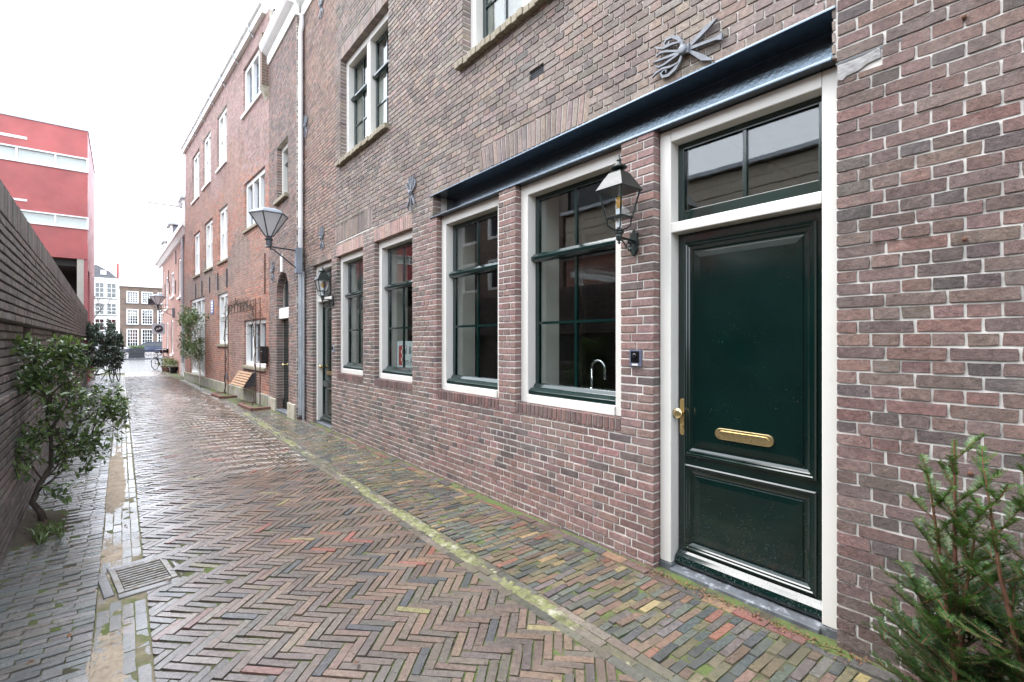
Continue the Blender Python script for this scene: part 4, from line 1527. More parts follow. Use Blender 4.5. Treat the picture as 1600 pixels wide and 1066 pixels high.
# return that faces the camera
W2s = Fr((2.76, 10.40, 0), (1, 0, 0), UP, (0, -1, 0))
MB().box(W2s, 0.004, .34, -.1, ZT - .006, -.10, -.006).build('wall', 'mortar_brown', b2)
lay_wall(p2, W2s, 0.004, .139, 0.0, ZT - .01, [], 0.0625, 0.21, 0.0105, b2_col, random.Random(42))
p2.emit('brick', 'bricks', 'brick', w2, limit=0)
make_window(b2, W2, BW[0] + .004, BW[1] - .004, BW[2] + .003, BW[3] - .004, lights=1, cols=2, rows=(3, 1), meet=5.62, nose=False, c=-.10)
MB().box(W2, BW[0] - .05, BW[1] + .05, BW[2] - .083, BW[2] - .002, -.12, .08).build('window_sill', 'yellow_brick_sill', b2, bevel=.01)
# arch door, recessed
d = empty('door', W2.p(ac, 0, -0.35), b2)
MB().box(W2, ARCH[0] - .004, ARCH[1] + .004, 0, 2.10, -.20, -.15).build('leaf', 'green_paint', d)
MB().box(W2, ARCH[0] - .004, ARCH[1] + .004, 2.10, 2.34, -.20, -.05).build('transom_bar', 'white_paint', d, bevel=.01)
MB().box(W2, ARCH[0] - .004, ARCH[1] + .004, 2.34, 3.3, -.20, -.17).build('fanlight', 'car_glass', d)
m = MB()
for i in range(1, 4):
    m.box(W2, ARCH[0] + i * .26 - .012, ARCH[0] + i * .26 + .012, 2.34, 3.2, -.17, -.15)
m.build('muntin', 'green_paint', d)
MB().lathe(W2.p(ARCH[1] - .12, 1.06, -.15), [(.012, 0), (.012, .03), (.03, .04), (.025, .06)], 12, W2.n).build('door_knob', 'brass', d)
MB().box(W2, ARCH[0] + .0, ARCH[1] - .0, -.05, .05, -.148, .02).build('step', 'bluestone', d, bevel=.01)
m = MB().box(W2, ac - .06, ac + .06, 3.12, 3.50, -.05, .03)
m.build('keystone', 'white_paint', b2, bevel=.006)
m = MB()
m.box(W2, ARCH[1] + .003, 12.70, -.05, .27, -.28, .035)
m.box(W2, 10.42, ARCH[0] - .003, -.05, .30, -.28, .035)
m.build('plinth', 'sandstone', b2, bevel=.01)
lily_anchor(b2, W2, 12.3, 3.22, 0.95, 0)
m = MB()
for s_ in range(9):
    a = math.pi * s_ / 8
cornice(b2, W2, 10.36, 12.74, ZT)
W2c = Fr((2.76, 10.36, 0), (1, 0, 0), UP, (0, -1, 0))
MB().box(W2c, -.16, .16, ZT + .22, ZT + .42, -.03, .001).build('cornice_return', 'white_paint', b2)
# attic wall above the cornice with a flue pipe
m = MB().box(W2, 10.9, 12.3, ZT + .42, 10.6, -1.6, -.35)
m.build('attic', 'far_brown_brick', b2)
m = MB().tube([W2.p(11.5, ZT + .42, -.2), W2.p(11.5, 9.45, -.2)], .085, 12)
m.lathe(W2.p(11.5, 9.45, -.2), [(.085, 0), (.13, .04), (.13, .10), (.06, .14)], 12)
m.build('flue_pipe', 'zinc_white', b2)
m = MB()
m.box(W2, 12.72, 12.98, 7.72, 8.98, -.2, .16)
m.build('buttress', 'far_brown_brick', b2)
m = MB()
k = [W2.p(12.72, 7.72, .16), W2.p(12.98, 7.72, .16), W2.p(12.98, 7.72, -.05), W2.p(12.72, 7.72, -.05)]
q = [W2.p(12.74, 7.45, .02), W2.p(12.96, 7.45, .02), W2.p(12.96, 7.45, -.05), W2.p(12.74, 7.45, -.05)]
m.hexa(q + k)
m.build('corbel', 'sandstone', b2)
m = MB()
m.box(GX, 2.97, 9.0, 10.42, 12.70, ZT - .003, ZT + .25)
m.box(GX, 3.13, 3.2, 10.42, 12.70, -.1, ZT - .008)
m.build('interior', 'interior_dark', b2)

# ================================================================== red brick house, three storeys
W3 = Fr((3.435, 0, 0), (-0.0536, 1, 0), UP, (-1, -0.0536, 0))
b3 = empty('brick_house', W3.p(18.8, 0, 0), label='long three storey red brick house with many white windows in mid alley', cat='house')
B30, B31, B3T = 12.705, 24.86, 9.58
wins3 = [
    (21.62, 23.10, 7.10, 8.90, 2), (19.52, 20.90, 7.16, 8.93, 2), (17.13, 18.50, 7.18, 8.93, 2), (13.04, 15.15, 7.82, 9.12, 3),
    (21.50, 22.82, 4.13, 5.78, 2), (19.22, 20.62, 4.13, 5.82, 2), (17.04, 18.30, 4.14, 5.84, 2), (13.06, 15.02, 4.62, 5.92, 3),
    (20.55, 23.62, 0.30, 3.24, 3), (16.97, 18.42, 1.50, 3.12, 2), (12.98, 15.08, 0.93, 2.16, 3)]
h3 = [w[:4] for w in wins3]


def b3_col(a, z, r):
    n = noise.noise(Vector((a * 0.45, z * 0.45, 5.5))) + r.uniform(-.28, .28)
    if z > 6.3 + 2.2 * n:
        c = r.choice([(0.36, 0.24, 0.215), (0.33, 0.222, 0.203), (0.345, 0.228, 0.212)])
    elif z > 3.2 + n and z < 4.3 + n and a > 14.5:
        c = r.choice([(0.31, 0.215, 0.18), (0.27, 0.20, 0.175)])
    elif n > 0.12:
        c = r.choice([(0.34, 0.215, 0.175), (0.37, 0.22, 0.18)])
    else:
        c = r.choice([(0.44, 0.20, 0.14), (0.40, 0.19, 0.14), (0.36, 0.18, 0.14), (0.47, 0.22, 0.15)])
    return jcol(c, r, 0.18, 0.3 * max(0, 1 - z / 0.8))


w3 = MB()
mortar_wall(w3, W3, B30, B31, -0.1, B3T, h3, -0.006, -0.22)
w3 = w3.build('wall', 'mortar_brown', b3)
p3 = Pieces()
lay_wall(p3, W3, B30, B31, 0.30, B3T, h3 + [(w[0] - .04, w[1] + .04, w[2] - .08, w[2]) for w in wins3], 0.066, 0.22, 0.011, b3_col, random.Random(51), jit=.001, ret=.09)
p3.emit('brick', 'bricks', 'brick', w3, limit=0)
MB().box(W3, B30, B31, -.1, .30, -.05, .045).build('plinth', 'plinth_grey', b3, bevel=.01)
for w in wins3:
    big = w[4] == 3
    make_window(b3, W3, w[0] + .004, w[1] - .004, w[2] + .003, w[3] - .004, sash='white_paint' if not big or w[2] < .5 else 'slate_blue', frame='white_paint', lights=w[4], cols=1 if not big else 2, rows=(1, 1) if not big else (3, 1), meet=None if big else w[2] + (w[3] - w[2]) * .55, nose=False, c=-.055, fw=.11, mullion=.11, stile=.04)
    MB().box(W3, w[0] - .04, w[1] + .04, w[2] - .078, w[2] - .002, -.08, .05).build('window_sill', 'yellow_brick_sill' if w[2] < 7 else 'white_paint', b3, bevel=.008)
# roof gutter
m = MB()
m.box(W3, B30 + .25, B31 + .1, B3T, B3T + .20, -.1, .10)
m.box(W3, B30 + .25, B31 + .1, B3T + .20, B3T + .23, -.1, .16)
m.build('roof_gutter', 'white_paint', b3, bevel=.01)
m = MB()
for i in range(7):
    a = 14 + i * 1.62
    m.strip(Fr(W3.p(a, 0, 0), W3.n, UP, W3.u), [(.02, B3T - .10), (.06, B3T - .03), (.12, B3T + .02), (.165, B3T + .24)], [.03] * 4, -.012, .012)
m.build('gutter_hook', 'zinc', b3)
for a in (17.03, 18.3, 19.62, 21.0, 22.29):
    MB().box(W3, a - .02, a + .02, 3.25, 3.82, .008, .04).build('wall_anchor', 'iron', b3)
for a, z in ((.405, 3.03), (.403, 2.05), (.385, 1.02)):
    MB().lathe(W1.p(a, z, -.004), [(.009, 0), (.008, .012), (.010, .016), (.004, .02)], 10, W1.n).build('iron_pin', 'rust', b1)
for a in (13.0,):
    m = MB().box(W3, a - .012, a + .012, 2.75, 3.75, .008, .03)
    m.build('wall_anchor', 'rust', b3)
hp = empty('house_plate', W3.p(19.2, 2.6, .01), b3)
MB().box(W3, 19.0, 19.40, 2.52, 2.98, .005, .02).build('plate', 'blue_enamel', hp)
m = MB()
for i in range(4):
    m.box(W3, 19.06, 19.34, 2.58 + i * .095, 2.625 + i * .095, .0205, .023)
m.build('lines', 'white_paint', hp)
MB().box(W3, 16.9, 17.2, .42, .62, .004, .012).build('vent_grille', 'iron', b3)
m = MB()
far3 = W3.p(B31, 0, 0)
m.box(W3, B30, B31, B3T - .003, B3T + .06, -8, -.101)
m.box(W3, B31 - .2, B31 - .003, -.1, B3T - .006, -8, -.22)
m.box(W3, B30, B31 - .2, -.1, B3T - .006, -1.2, -1.1)
m.build('interior', 'interior_dark', b3)

# ================================================================== low red house with dormers
W4 = Fr((2.867, 0, 0), (-0.0227, 1, 0), UP, (-1, -0.0227, 0))
b4 = empty('brick_house', W4.p(32, 0, 0), label='red brick house with white eaves, dormers and hoist beam near alley end', cat='house')
w4s = [(31.2, 32.7, 4.0, 5.35), (28.3, 29.2, 3.75, 5.65), (34.4, 35.6, 3.5, 5.4), (36.6, 37.3, 3.4, 5.9), (31.6, 32.5, 0.9, 2.75), (26.2, 27.5, .05, 2.6), (34.2, 35.2, 1.0, 2.7)]
m = MB()
mortar_wall(m, W4, 24.9, 37.9, -.1, 6.5, w4s, 0, -.2, grow=0)
m.build('wall', 'far_red_brick', b4)
for w in w4s:
    make_window(b4, W4, *w, sash='white_paint', frame='white_paint', cols=1, rows=(1, 1), meet=w[2] + (w[3] - w[2]) * .5, nose=False, c=-.03, fw=.10, stile=.04, reveal=False)
    MB().box(W4, w[0] - .08, w[1] + .08, w[2] - .1, w[2] - .001, -.03, .07).build('window_sill', 'white_paint', b4)
# rendered round corner at the far end
cc4 = W4.p(37.9, 0, -1.2)
m = MB().lathe(cc4, [(1.2, -.1), (1.2, 3.0), (1.2, 6.5)], 40)
m.build('corner_wall', 'pink_render', b4, smooth=False)
m = MB()
pr_ = [(0, 6.35), (.10, 6.38), (.22, 6.52), (.30, 6.56), (.32, 6.72), (-.1, 6.72)]
k = len(pr_)
m.add([W4.p(24.9, z, c) for c, z in pr_] + [W4.p(39.3, z, c) for c, z in pr_], [tuple(range(k)), tuple(range(2 * k - 1, k - 1, -1))] + [(q, (q + 1) % k, k + (q + 1) % k, k + q) for q in range(k)])
m.build('eaves', 'white_paint', b4)
m = MB()
m.hexa([W4.p(24.9, 6.725, .2), W4.p(39.2, 6.725, .2), W4.p(39.2, 6.725, -6), W4.p(24.9, 6.725, -6), W4.p(24.9, 6.80, .1), W4.p(39.2, 6.80, .1), W4.p(39.2, 10.0, -3.2), W4.p(24.9, 10.0, -3.2)])
m.build('roof', 'roof_tile', b4)
for a, hgt in ((28.2, 8.35), (33.5, 8.1), (37.2, 7.7)):
    dm = empty('dormer', W4.p(a, 6.73, -.1), b4)
    MB().box(W4, a - .55, a + .55, 6.73, hgt, -1.8, -.06).build('cheek', 'slate_blue', dm)
    m = MB()
    m.box(W4, a - .6, a - .42, 6.75, hgt, -.10, -.02)
    m.box(W4, a + .42, a + .6, 6.75, hgt, -.10, -.02)
    m.box(W4, a - .42, a + .42, 6.75, 6.9, -.10, -.02)
    m.box(W4, a - .42, a + .42, hgt - .12, hgt, -.10, -.02)
    m.build('frame', 'white_paint', dm)
    MB().box(W4, a - .42, a + .42, 6.9, hgt - .12, -.055, -.045).build('pane', 'car_glass', dm)
    MB().box(W4, a - .72, a + .72, hgt + .001, hgt + .10, -1.9, .1).build('roof', 'zinc', dm)
MB().box(W4, 28.05, 28.25, 8.04, 8.24, -.06, 1.25).build('hoist_beam', 'white_paint', b4)
m = MB().tube([W4.p(26.9, 6.4, .07), W4.p(26.9, .6, .07)], .055, 12)
m.build('downpipe', 'zinc', b4)
MB().tube([W4.p(26.9, .6, .07), W4.p(26.9, 0, .07)], .07, 12).build('downpipe', 'white_paint', b4)
for a, z in ((33.3, 4.6), (33.9, 5.3), (30.4, 4.4), (30.2, 5.9), (35.9, 4.7)):
    MB().box(W4, a - .03, a + .03, z - .35, z + .35, .005, .04).build('wall_anchor', 'iron', b4)
MB().box(W4, 24.9, 37.9, -.1, 6.5, -6, -.6).build('interior', 'interior_dark', b4)

# ================================================================== garden wall on the left
WL_ = Fr((-0.537, 0, 0), (-0.018, 1, 0), UP, (1, 0.018, 0))
gw = empty('garden_wall', WL_.p(13, 0, 0), label='long dark brick garden wall with niches and soldier coping on the left', cat='wall')
G0, G1 = -4.0, 23.2
niches = [(6.43, 7.02, 1.20, 1.74), (9.62, 10.2, 1.20, 1.74), (13.1, 13.7, 1.20, 1.74), (16.4, 17.0, 1.20, 1.74), (19.7, 20.3, 1.20, 1.74), (3.1, 3.7, 1.20, 1.74), (-0.2, 0.4, 1.2, 1.74)]


def gw_col(a, z, r):
    c = r.choices([(0.230, 0.208, 0.197), (0.195, 0.180, 0.173), (0.250, 0.220, 0.202), (0.155, 0.145, 0.142)], [4, 4, 2, 2])[0]
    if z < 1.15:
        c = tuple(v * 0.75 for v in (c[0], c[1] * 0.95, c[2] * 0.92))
    return jcol(c, r, 0.2, 0.3 * max(0, 1 - z / 0.5))


UPC, MDC, LOC = 0.0, -0.07, -0.03      # upper band proud, panel band set back, plinth between
m = MB()
mortar_wall(m, WL_, G0, G1, 1.745, 2.45, [], UPC - .022, -.30)
mortar_wall(m, WL_, G0, G1, 1.205, 1.743, niches, MDC - .022, -.30)
m.box(WL_, G0, G1, 1.203, 1.742, -.34, -.302)
mortar_wall(m, WL_, G0, G1, -.2, 1.20, [], LOC - .022, -.30)
m.box(WL_, G0, G1, 2.452, 2.655, -.30, UPC - .008)
gwall = m.build('wall', 'mortar_dark', gw)
pg = Pieces()
rg = random.Random(61)
lay_wall(pg, WL_, G0, G1, 1.742, 2.452, [], 0.0645, 0.21, 0.010, gw_col, rg, bond='run', bev=.003, proud=.003, jh=.017)
lay_wall(pg, Fr(WL_.p(0, 0, MDC), WL_.u, UP, WL_.n), G0, G1, 1.205, 1.742, niches, 0.0672, 0.21, 0.010, gw_col, rg, bond='run', bev=.003, ret=.2, jh=.017)
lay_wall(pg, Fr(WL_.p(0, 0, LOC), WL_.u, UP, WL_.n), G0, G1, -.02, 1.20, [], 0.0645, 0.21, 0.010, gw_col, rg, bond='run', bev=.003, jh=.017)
n = int((G1 - G0) / .064)
for i in range(n):
    s0 = G0 + i * (G1 - G0) / n + .004
    e0 = G0 + (i + 1) * (G1 - G0) / n - .004
    J = lambda: rg.uniform(-.002, .002)
    v_, f_ = prism(WL_, [(s0, 2.455), (e0, 2.455), (e0 + J(), 2.66 + J()), (s0 + J(), 2.66 + J())], .30, rg.uniform(.0, .006), .004)
    pg.add(v_, f_, gw_col((s0 + e0) / 2, 2.5, rg), .012, WL_.n)
pg.emit('brick', 'bricks', 'brick_dark', gwall)

# ================================================================== red office building behind the garden wall
WR = Fr((0, 23.25, 0), (1, 0, 0), UP, (0, -1, 0))
RX = -0.955
rb = empty('office_building', (-5, 23.25, 0), label='red rendered office building with white window bands behind the garden wall', cat='building')
hr = [(-9, RX + .001, 7.67, 8.20), (-9, RX + .001, 5.62, 6.07)]
m = MB()
for lo, hi in ((4.55, 5.62), (6.07, 7.67), (8.20, 9.18)):
    m.box(WR, -9, RX, lo, hi, -.3, 0)
m.build('facade', 'red_render', rb)
WRs = Fr((RX, 23.25, 0), (0, 1, 0), UP, (1, 0, 0))
m = MB().box(WRs, .302, 5.6, 4.2, 9.18, -.3, -.002)
m.box(WRs, 1.5, 5.6, 0, 4.198, -.3, -.004)
m.build('side_wall', 'red_render_side', rb)
for lo, hi in ((7.67, 8.20), (5.62, 6.07)):
    wd = empty('window_band', WR.p(-3, lo, 0), rb)
    m = MB()
    m.box(WR, -9, RX + .02, hi - .05, hi - .002, -.16, .03)
    m.box(WR, -9, RX + .02, lo + .002, lo + .06, -.16, .04)
    for x in (RX - .03, -1.83, -2.79, -3.75, -4.7, -5.7, -6.7):
        m.box(WR, x, x + .05, lo + .06, hi - .05, -.14, .02)
    m.build('frame', 'white_paint', wd)
    xs = [RX - .03, -1.83, -2.79, -3.75, -4.7, -5.7, -6.7]
    for x1, x0 in zip(xs, xs[1:]):
        MB().box(WR, x0 + .05, x1, lo + .06, hi - .05, -.06, -.052).build('pane', 'glass', wd)
    MB().box(WR, -9, RX - .035, lo + .061, hi - .051, -.125, -.115).build('blind', 'white_paint', wd)
m = MB()
m.box(WR, -3.6, -2.51, 8.47, 8.56, -.05, .02)
m.build('vent_slot', 'white_paint', rb)
MB().box(WR, -2.9, -2.51, 6.36, 6.43, -.05, .02).build('vent_slot', 'white_paint', rb)
MB().box(WR, -1.245, -1.06, 0, 4.55, -.2, -.02).build('column', 'concrete', rb)
MB().box(WR, -1.058, RX - .004, 0, 4.549, -.25, -.03).build('column', 'red_render_side', rb)
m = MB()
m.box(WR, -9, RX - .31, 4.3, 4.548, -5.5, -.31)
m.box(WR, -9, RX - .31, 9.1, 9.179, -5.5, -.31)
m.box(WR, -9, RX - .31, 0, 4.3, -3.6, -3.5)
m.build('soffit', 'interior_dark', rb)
MB().box(WR, -9, RX - .31, 0, 9.1, -5.59, -5.51).build('rear_wall', 'red_render_side', rb)
m = MB()
m.box(WR, -9, -1.3, 2.75, 3.35, -3.3, -3.2)
m.build('inner_sill', 'white_paint', rb)
MB().box(WR, -9, RX + .03, 9.18, 9.24, -5.6, .03).build('roof_edge', 'zinc', rb)

# opposite buildings that only show as reflections in the windows and door light
cb = empty('garden_building', (-8, 1, 0), label='low beige clad building behind the garden wall seen reflected in the glass', cat='building')
WB = Fr((-8.0, 0, 0), (0, 1, 0), UP, (1, 0, 0))
m = MB()
m.box(WB, -12, 14, -.1, 5.0, -3, 0)
m.build('wall', 'far_red_brick', cb)
m = MB()
for i in range(5):
    m.box(WB, -12, 14, 5.02 + i * .33, 5.02 + i * .33 + .31, -3, .02 * (i % 2) + .03)
m.build('cladding', 'beige_cladding', cb)
MB().box(WB, -12.1, 14.1, 6.68, 6.80, -3.1, .25).build('roof_edge', 'zinc', cb)
MB().tube([WB.p(-12, 4.9, .12), WB.p(14, 4.9, .12)], .06, 10).build('gutter_pipe', 'zinc', cb)
tb = empty('apartment_building', (-8, 16, 0), label='brown brick apartment block behind the garden wall seen reflected in the windows', cat='building')
m = MB()
wt_ = [(10.6 + i * 2.4, 12.2 + i * 2.4, z, z + 1.5) for i in range(5) for z in (1.2, 4.1, 6.6)]
mortar_wall(m, WB, 14.2, 24, -.1, 9.0, [w for w in wt_ if w[0] > 14.3 and w[1] < 24], 0, -.3, grow=0)
m.build('wall', 'far_brown_brick', tb)
for w in wt_:
    if w[0] > 14.3 and w[1] < 24:
        f_ = MB().moulding(WB, w[0], w[1], w[2], w[3], [(0, -.2), (0, .03), (.12, .03), (.12, -.1)], cap=False).build('window', 'white_paint', tb)
        MB().box(WB, w[0] + .12, w[1] - .12, w[2] + .12, w[3] - .12, -.12, -.10).build('pane', 'car_glass', f_)
MB().box(WB, 14.2, 24, -.1, 8.99, -6, -.5).build('interior', 'interior_dark', tb)
MB().box(WB, 14.2, 24, 9.0, 9.25, -6, .2).build('cornice', 'white_paint', tb)
cn = empty('canopy', (-3.6, 3, 0), label='white steel garden canopy behind the garden wall seen reflected in windows', cat='canopy')
WC = Fr((-3.6, 0, 0), (0, 1, 0), UP, (1, 0, 0))
for i in range(7):
    a = -3 + i * 2.0
    MB().box(WC, a, a + .10, 3.30, 3.44, -2.4, .4).build('rafter', 'white_paint', cn)
for a in (-2.9, 3.1, 9.1):
    MB().box(WC, a, a + .10, 0, 3.298, -.10, 0).build('post', 'white_paint', cn)
MB().box(WC, -3.2, 9.5, 3.445, 3.50, -2.4, .45).build('roof_slab', 'lantern_glass', cn)
bn = empty('banner', (-2.4, 4.6, 0), label='red cloth banner on a pole behind the garden wall seen reflected in glass', cat='banner')
MB().tube([(-2.4, 4.6, 0), (-2.4, 4.6, 4.2)], .025, 8).build('pole', 'zinc', bn)
m = MB()
V = []
for j in range(9):
    for i in range(5):
        V.append(Vector((-2.4 + .05 * math.sin(i * 1.7 + j * .5), 4.62 + i * .07 * (1 - j * .05), 4.1 - j * .17)))
m.add(V, [(j * 5 + i, j * 5 + i + 1, j * 5 + i + 6, j * 5 + i + 5) for j in range(8) for i in range(4)])
m.build('cloth', 'red_cloth', bn)

# ================================================================== end of the alley: quay, far houses
WF = Fr((0, 112, 0), (1, 0, 0), UP, (0, -1, 0))
kerb = MB().box(GR, -14, 16, 52.6, 52.85, -.1, .12).build('kerb', 'bluestone', kind='structure')
quay = sheet('quay', -30, 30, 54, 108, 10, 10, lambda x, y: -0.02, 'far_paving', kind='structure')


def far_house(name, label, x0, x1, zt, mat, wins, sash, cornice_h=.5):
    e = empty(name, WF.p((x0 + x1) / 2, 0, 0), label=label, cat='house')
    m = MB()
    mortar_wall(m, WF, x0, x1, -.1, zt, wins, 0, -.3, grow=0)
    m.build('wall', mat, e)
    for w in wins:
        wd = empty('window', WF.p((w[0] + w[1]) / 2, w[2], 0), e)
        m = MB()
        f = .16
        m.box(WF, w[0], w[0] + f, w[2], w[3], -.2, .05)
        m.box(WF, w[1] - f, w[1], w[2], w[3], -.2, .05)
        m.box(WF, w[0] + f, w[1] - f, w[2], w[2] + f, -.2, .05)
        m.box(WF, w[0] + f, w[1] - f, w[3] - f, w[3], -.2, .05)
        m.build('frame', 'white_paint', wd)
        m = MB()
        nc, nr = sash
        for i in range(1, nc):
            x = w[0] + f + (w[1] - w[0] - 2 * f) * i / nc
            m.box(WF, x - .035, x + .035, w[2] + f, w[3] - f, -.16, -.06)
        for i in range(1, nr):
            z = w[2] + f + (w[3] - w[2] - 2 * f) * i / nr
            m.box(WF, w[0] + f, w[1] - f, z - .035, z + .035, -.161, -.061)
        m.build('sash', 'white_paint', wd)
        MB().box(WF, w[0] + f, w[1] - f, w[2] + f, w[3] - f, -.15, -.14).build('pane', 'glass', wd)
        MB().box(WF, w[0] - .08, w[1] + .08, w[2] - .14, w[2] - .003, -.05, .14).build('sill', 'bluestone', wd)
    m = MB().box(WF, x0, x1, -.1, zt - .01, -8, -.6)
    m.build('interior', 'interior_dark', e)
    if cornice_h:
        MB().box(WF, x0 - .1, x1 + .1, zt, zt + cornice_h, -8, .35).build('cornice', 'white_paint', e)
    return e


rowsF = [(0.55, 3.80), (4.62, 7.42), (8.50, 10.68)]
wf = [(x, x + 1.72, lo, hi) for x in (0.70, 2.83, 5.2, 8.2, 10.4, 12.6) for lo, hi in rowsF]
fh = far_house('canal_house', 'brown brick canal house with white multi pane windows beyond the alley end', -0.28, 15, 11.5, 'far_brown_brick', wf, (4, 5))
MB().box(WF, .86, 2.26, 5.95, 7.25, -.5, -.45).build('curtain', 'lit_curtain', fh)
ww = [(x, x + w_, lo, hi) for lo, hi in ((.4, 2.6), (3.4, 5.6), (6.2, 8.4), (9.2, 12.0)) for x, w_ in ((-7.2, 1.3), (-5.6, 1.6), (-3.75, 1.45), (-2.15, 1.5))]
wh = far_house('canal_house', 'white glazed house with grey gambrel roof beyond the alley end', -8.2, -0.53, 12.6, 'white_paint', ww, (2, 3), .15)
m = MB()
gp = [(-8.2, 12.76), (-0.5, 12.76), (-1.6, 14.0), (-3.3, 15.0), (-5.6, 15.0), (-7.3, 14.0)]
m.extrude(WF, gp, -8, -.05)
m.build('roof', 'roof_slate', wh)
MB().box(WF, -2.9, -2.1, 13.35, 14.15, -.04, .12).build('skylight', 'zinc_white', wh)
MB().box(WF, -0.75, -0.35, 12.6, 15.6, -1.2, -.6).build('chimney', 'red_render', wh)

# planter box on the quay
pl = empty('planter_box', (1.05, 54.6, 0), label='dark timber planter box with low greenery at the alley end', cat='planter')
for i in range(4):
    k = .03 * (i % 2)
    MB().box(GR, .45 + k, 1.62 - k, 54.1 + k, 54.9 - k, .02 + i * .24, .245 + i * .24).build('beam', 'dark_timber', pl)


def bench(x, y, label):
    b = empty('park_bench', (x, y, 0), label=label, cat='bench')
    for i in range(4):
        MB().box(GR, x - .8, x + .8, y - .2 + i * .11, y - .11 + i * .11, .43, .47).build('slat', 'dark_timber', b)
    for i in range(3):
        MB().box(GR, x - .8, x + .8, y + .24, y + .27, .55 + i * .13, .65 + i * .13).build('back_slat', 'dark_timber', b)
    for sx in (-.65, .65):
        MB().box(GR, x + sx - .03, x + sx + .03, y - .2, y + .239, 0, .428).build('leg', 'iron', b)


bench(-0.35, 55.5, 'dark slatted park bench left of the planter box')


def car(x, y, flip, mat, label, wagon=True):
    """side-on parked car: body lofted from cross-sections, cabin glass, wheels"""
    c = empty('parked_car', (x, y, 0), label=label, cat='car', group='cars parked across the quay')
    s = -1 if flip else 1
    top = [(-2.15, .55, .62), (-2.1, .80, .72), (-1.2, .95, .80), (-.2, 1.0, .84), (1.6, 1.0, .82), (2.0, .92, .76), (2.15, .6, .66)]
    m = MB()
    V, F = [], []
    for xx, zt, hw in top:
        for yy, zz in ((-hw, .30), (-hw - .05, .55), (-hw, zt - .08), (-hw + .12, zt), (hw - .12, zt), (hw, zt - .08), (hw + .05, .55), (hw, .30)):
            V.append(Vector((x + s * xx, y + yy, zz)))
    for i in range(len(top) - 1):
        for j in range(8):
            F.append((i * 8 + j, i * 8 + (j + 1) % 8, (i + 1) * 8 + (j + 1) % 8, (i + 1) * 8 + j))
    F += [tuple(range(8)), tuple(range(len(top) * 8 - 1, len(top) * 8 - 9, -1))]
    m.add(V, F)
    m.build('body', mat, c, bevel=.02)
    rear = 1.95 if wagon else 1.5
    prof = [(-1.05, .97), (-.35, 1.40), (.4, 1.48), (1.3, 1.46), (rear - .15, 1.38), (rear, 1.0)]
    m = MB()
    n_ = len(prof)
    V = [Vector((x + s * a, y + sy * (.74 - (b - .95) * .25), b)) for sy in (-1, 1) for a, b in prof]
    m.add(V, [tuple(range(n_)), tuple(range(2 * n_ - 1, n_ - 1, -1))] + [(i, (i + 1) % n_, n_ + (i + 1) % n_, n_ + i) for i in range(n_)])
    m.build('windows', 'car_glass', c)
    m = MB()
    for a, b in zip(prof, prof[1:]):
        for sy in (-1, 1):
            m.tube([(x + s * a[0], y + sy * (.75 - (a[1] - .95) * .25), a[1]), (x + s * b[0], y + sy * (.75 - (b[1] - .95) * .25), b[1])], .045, 6)
    m.box(Fr((x, y, 0), (s, 0, 0), (0, 1, 0), UP), -.3, rear - .2, -.62, .62, 1.47, 1.51)
    m.tube([(x + s * .45, y - .75, .98), (x + s * .45, y - .64, 1.45)], .05, 6)
    m.build('roof_frame', mat, c)
    for wx in (-1.35, 1.35):
        for sy in (-1, 1):
            w_ = MB().lathe((x + s * wx, y + sy * .72, .32), [(.19, -.09), (.30, -.1), (.325, -.06), (.325, .06), (.30, .1), (.19, .09)], 24, (0, 1, 0)).build('wheel', 'rubber', c)
            MB().lathe((x + s * wx, y + sy * .72, .32), [(.02, -.11), (.18, -.105), (.188, -.08), (.188, .08), (.18, .105), (.02, .11)], 20, (0, 1, 0)).build('rim', 'zinc_white', w_)


car(2.6, 72.5, False, 'car_blue', 'dark blue estate car parked behind the planter box')
car(-1.6, 73.5, True, 'car_silver', 'silver car parked behind the bench, half hidden by the bush')


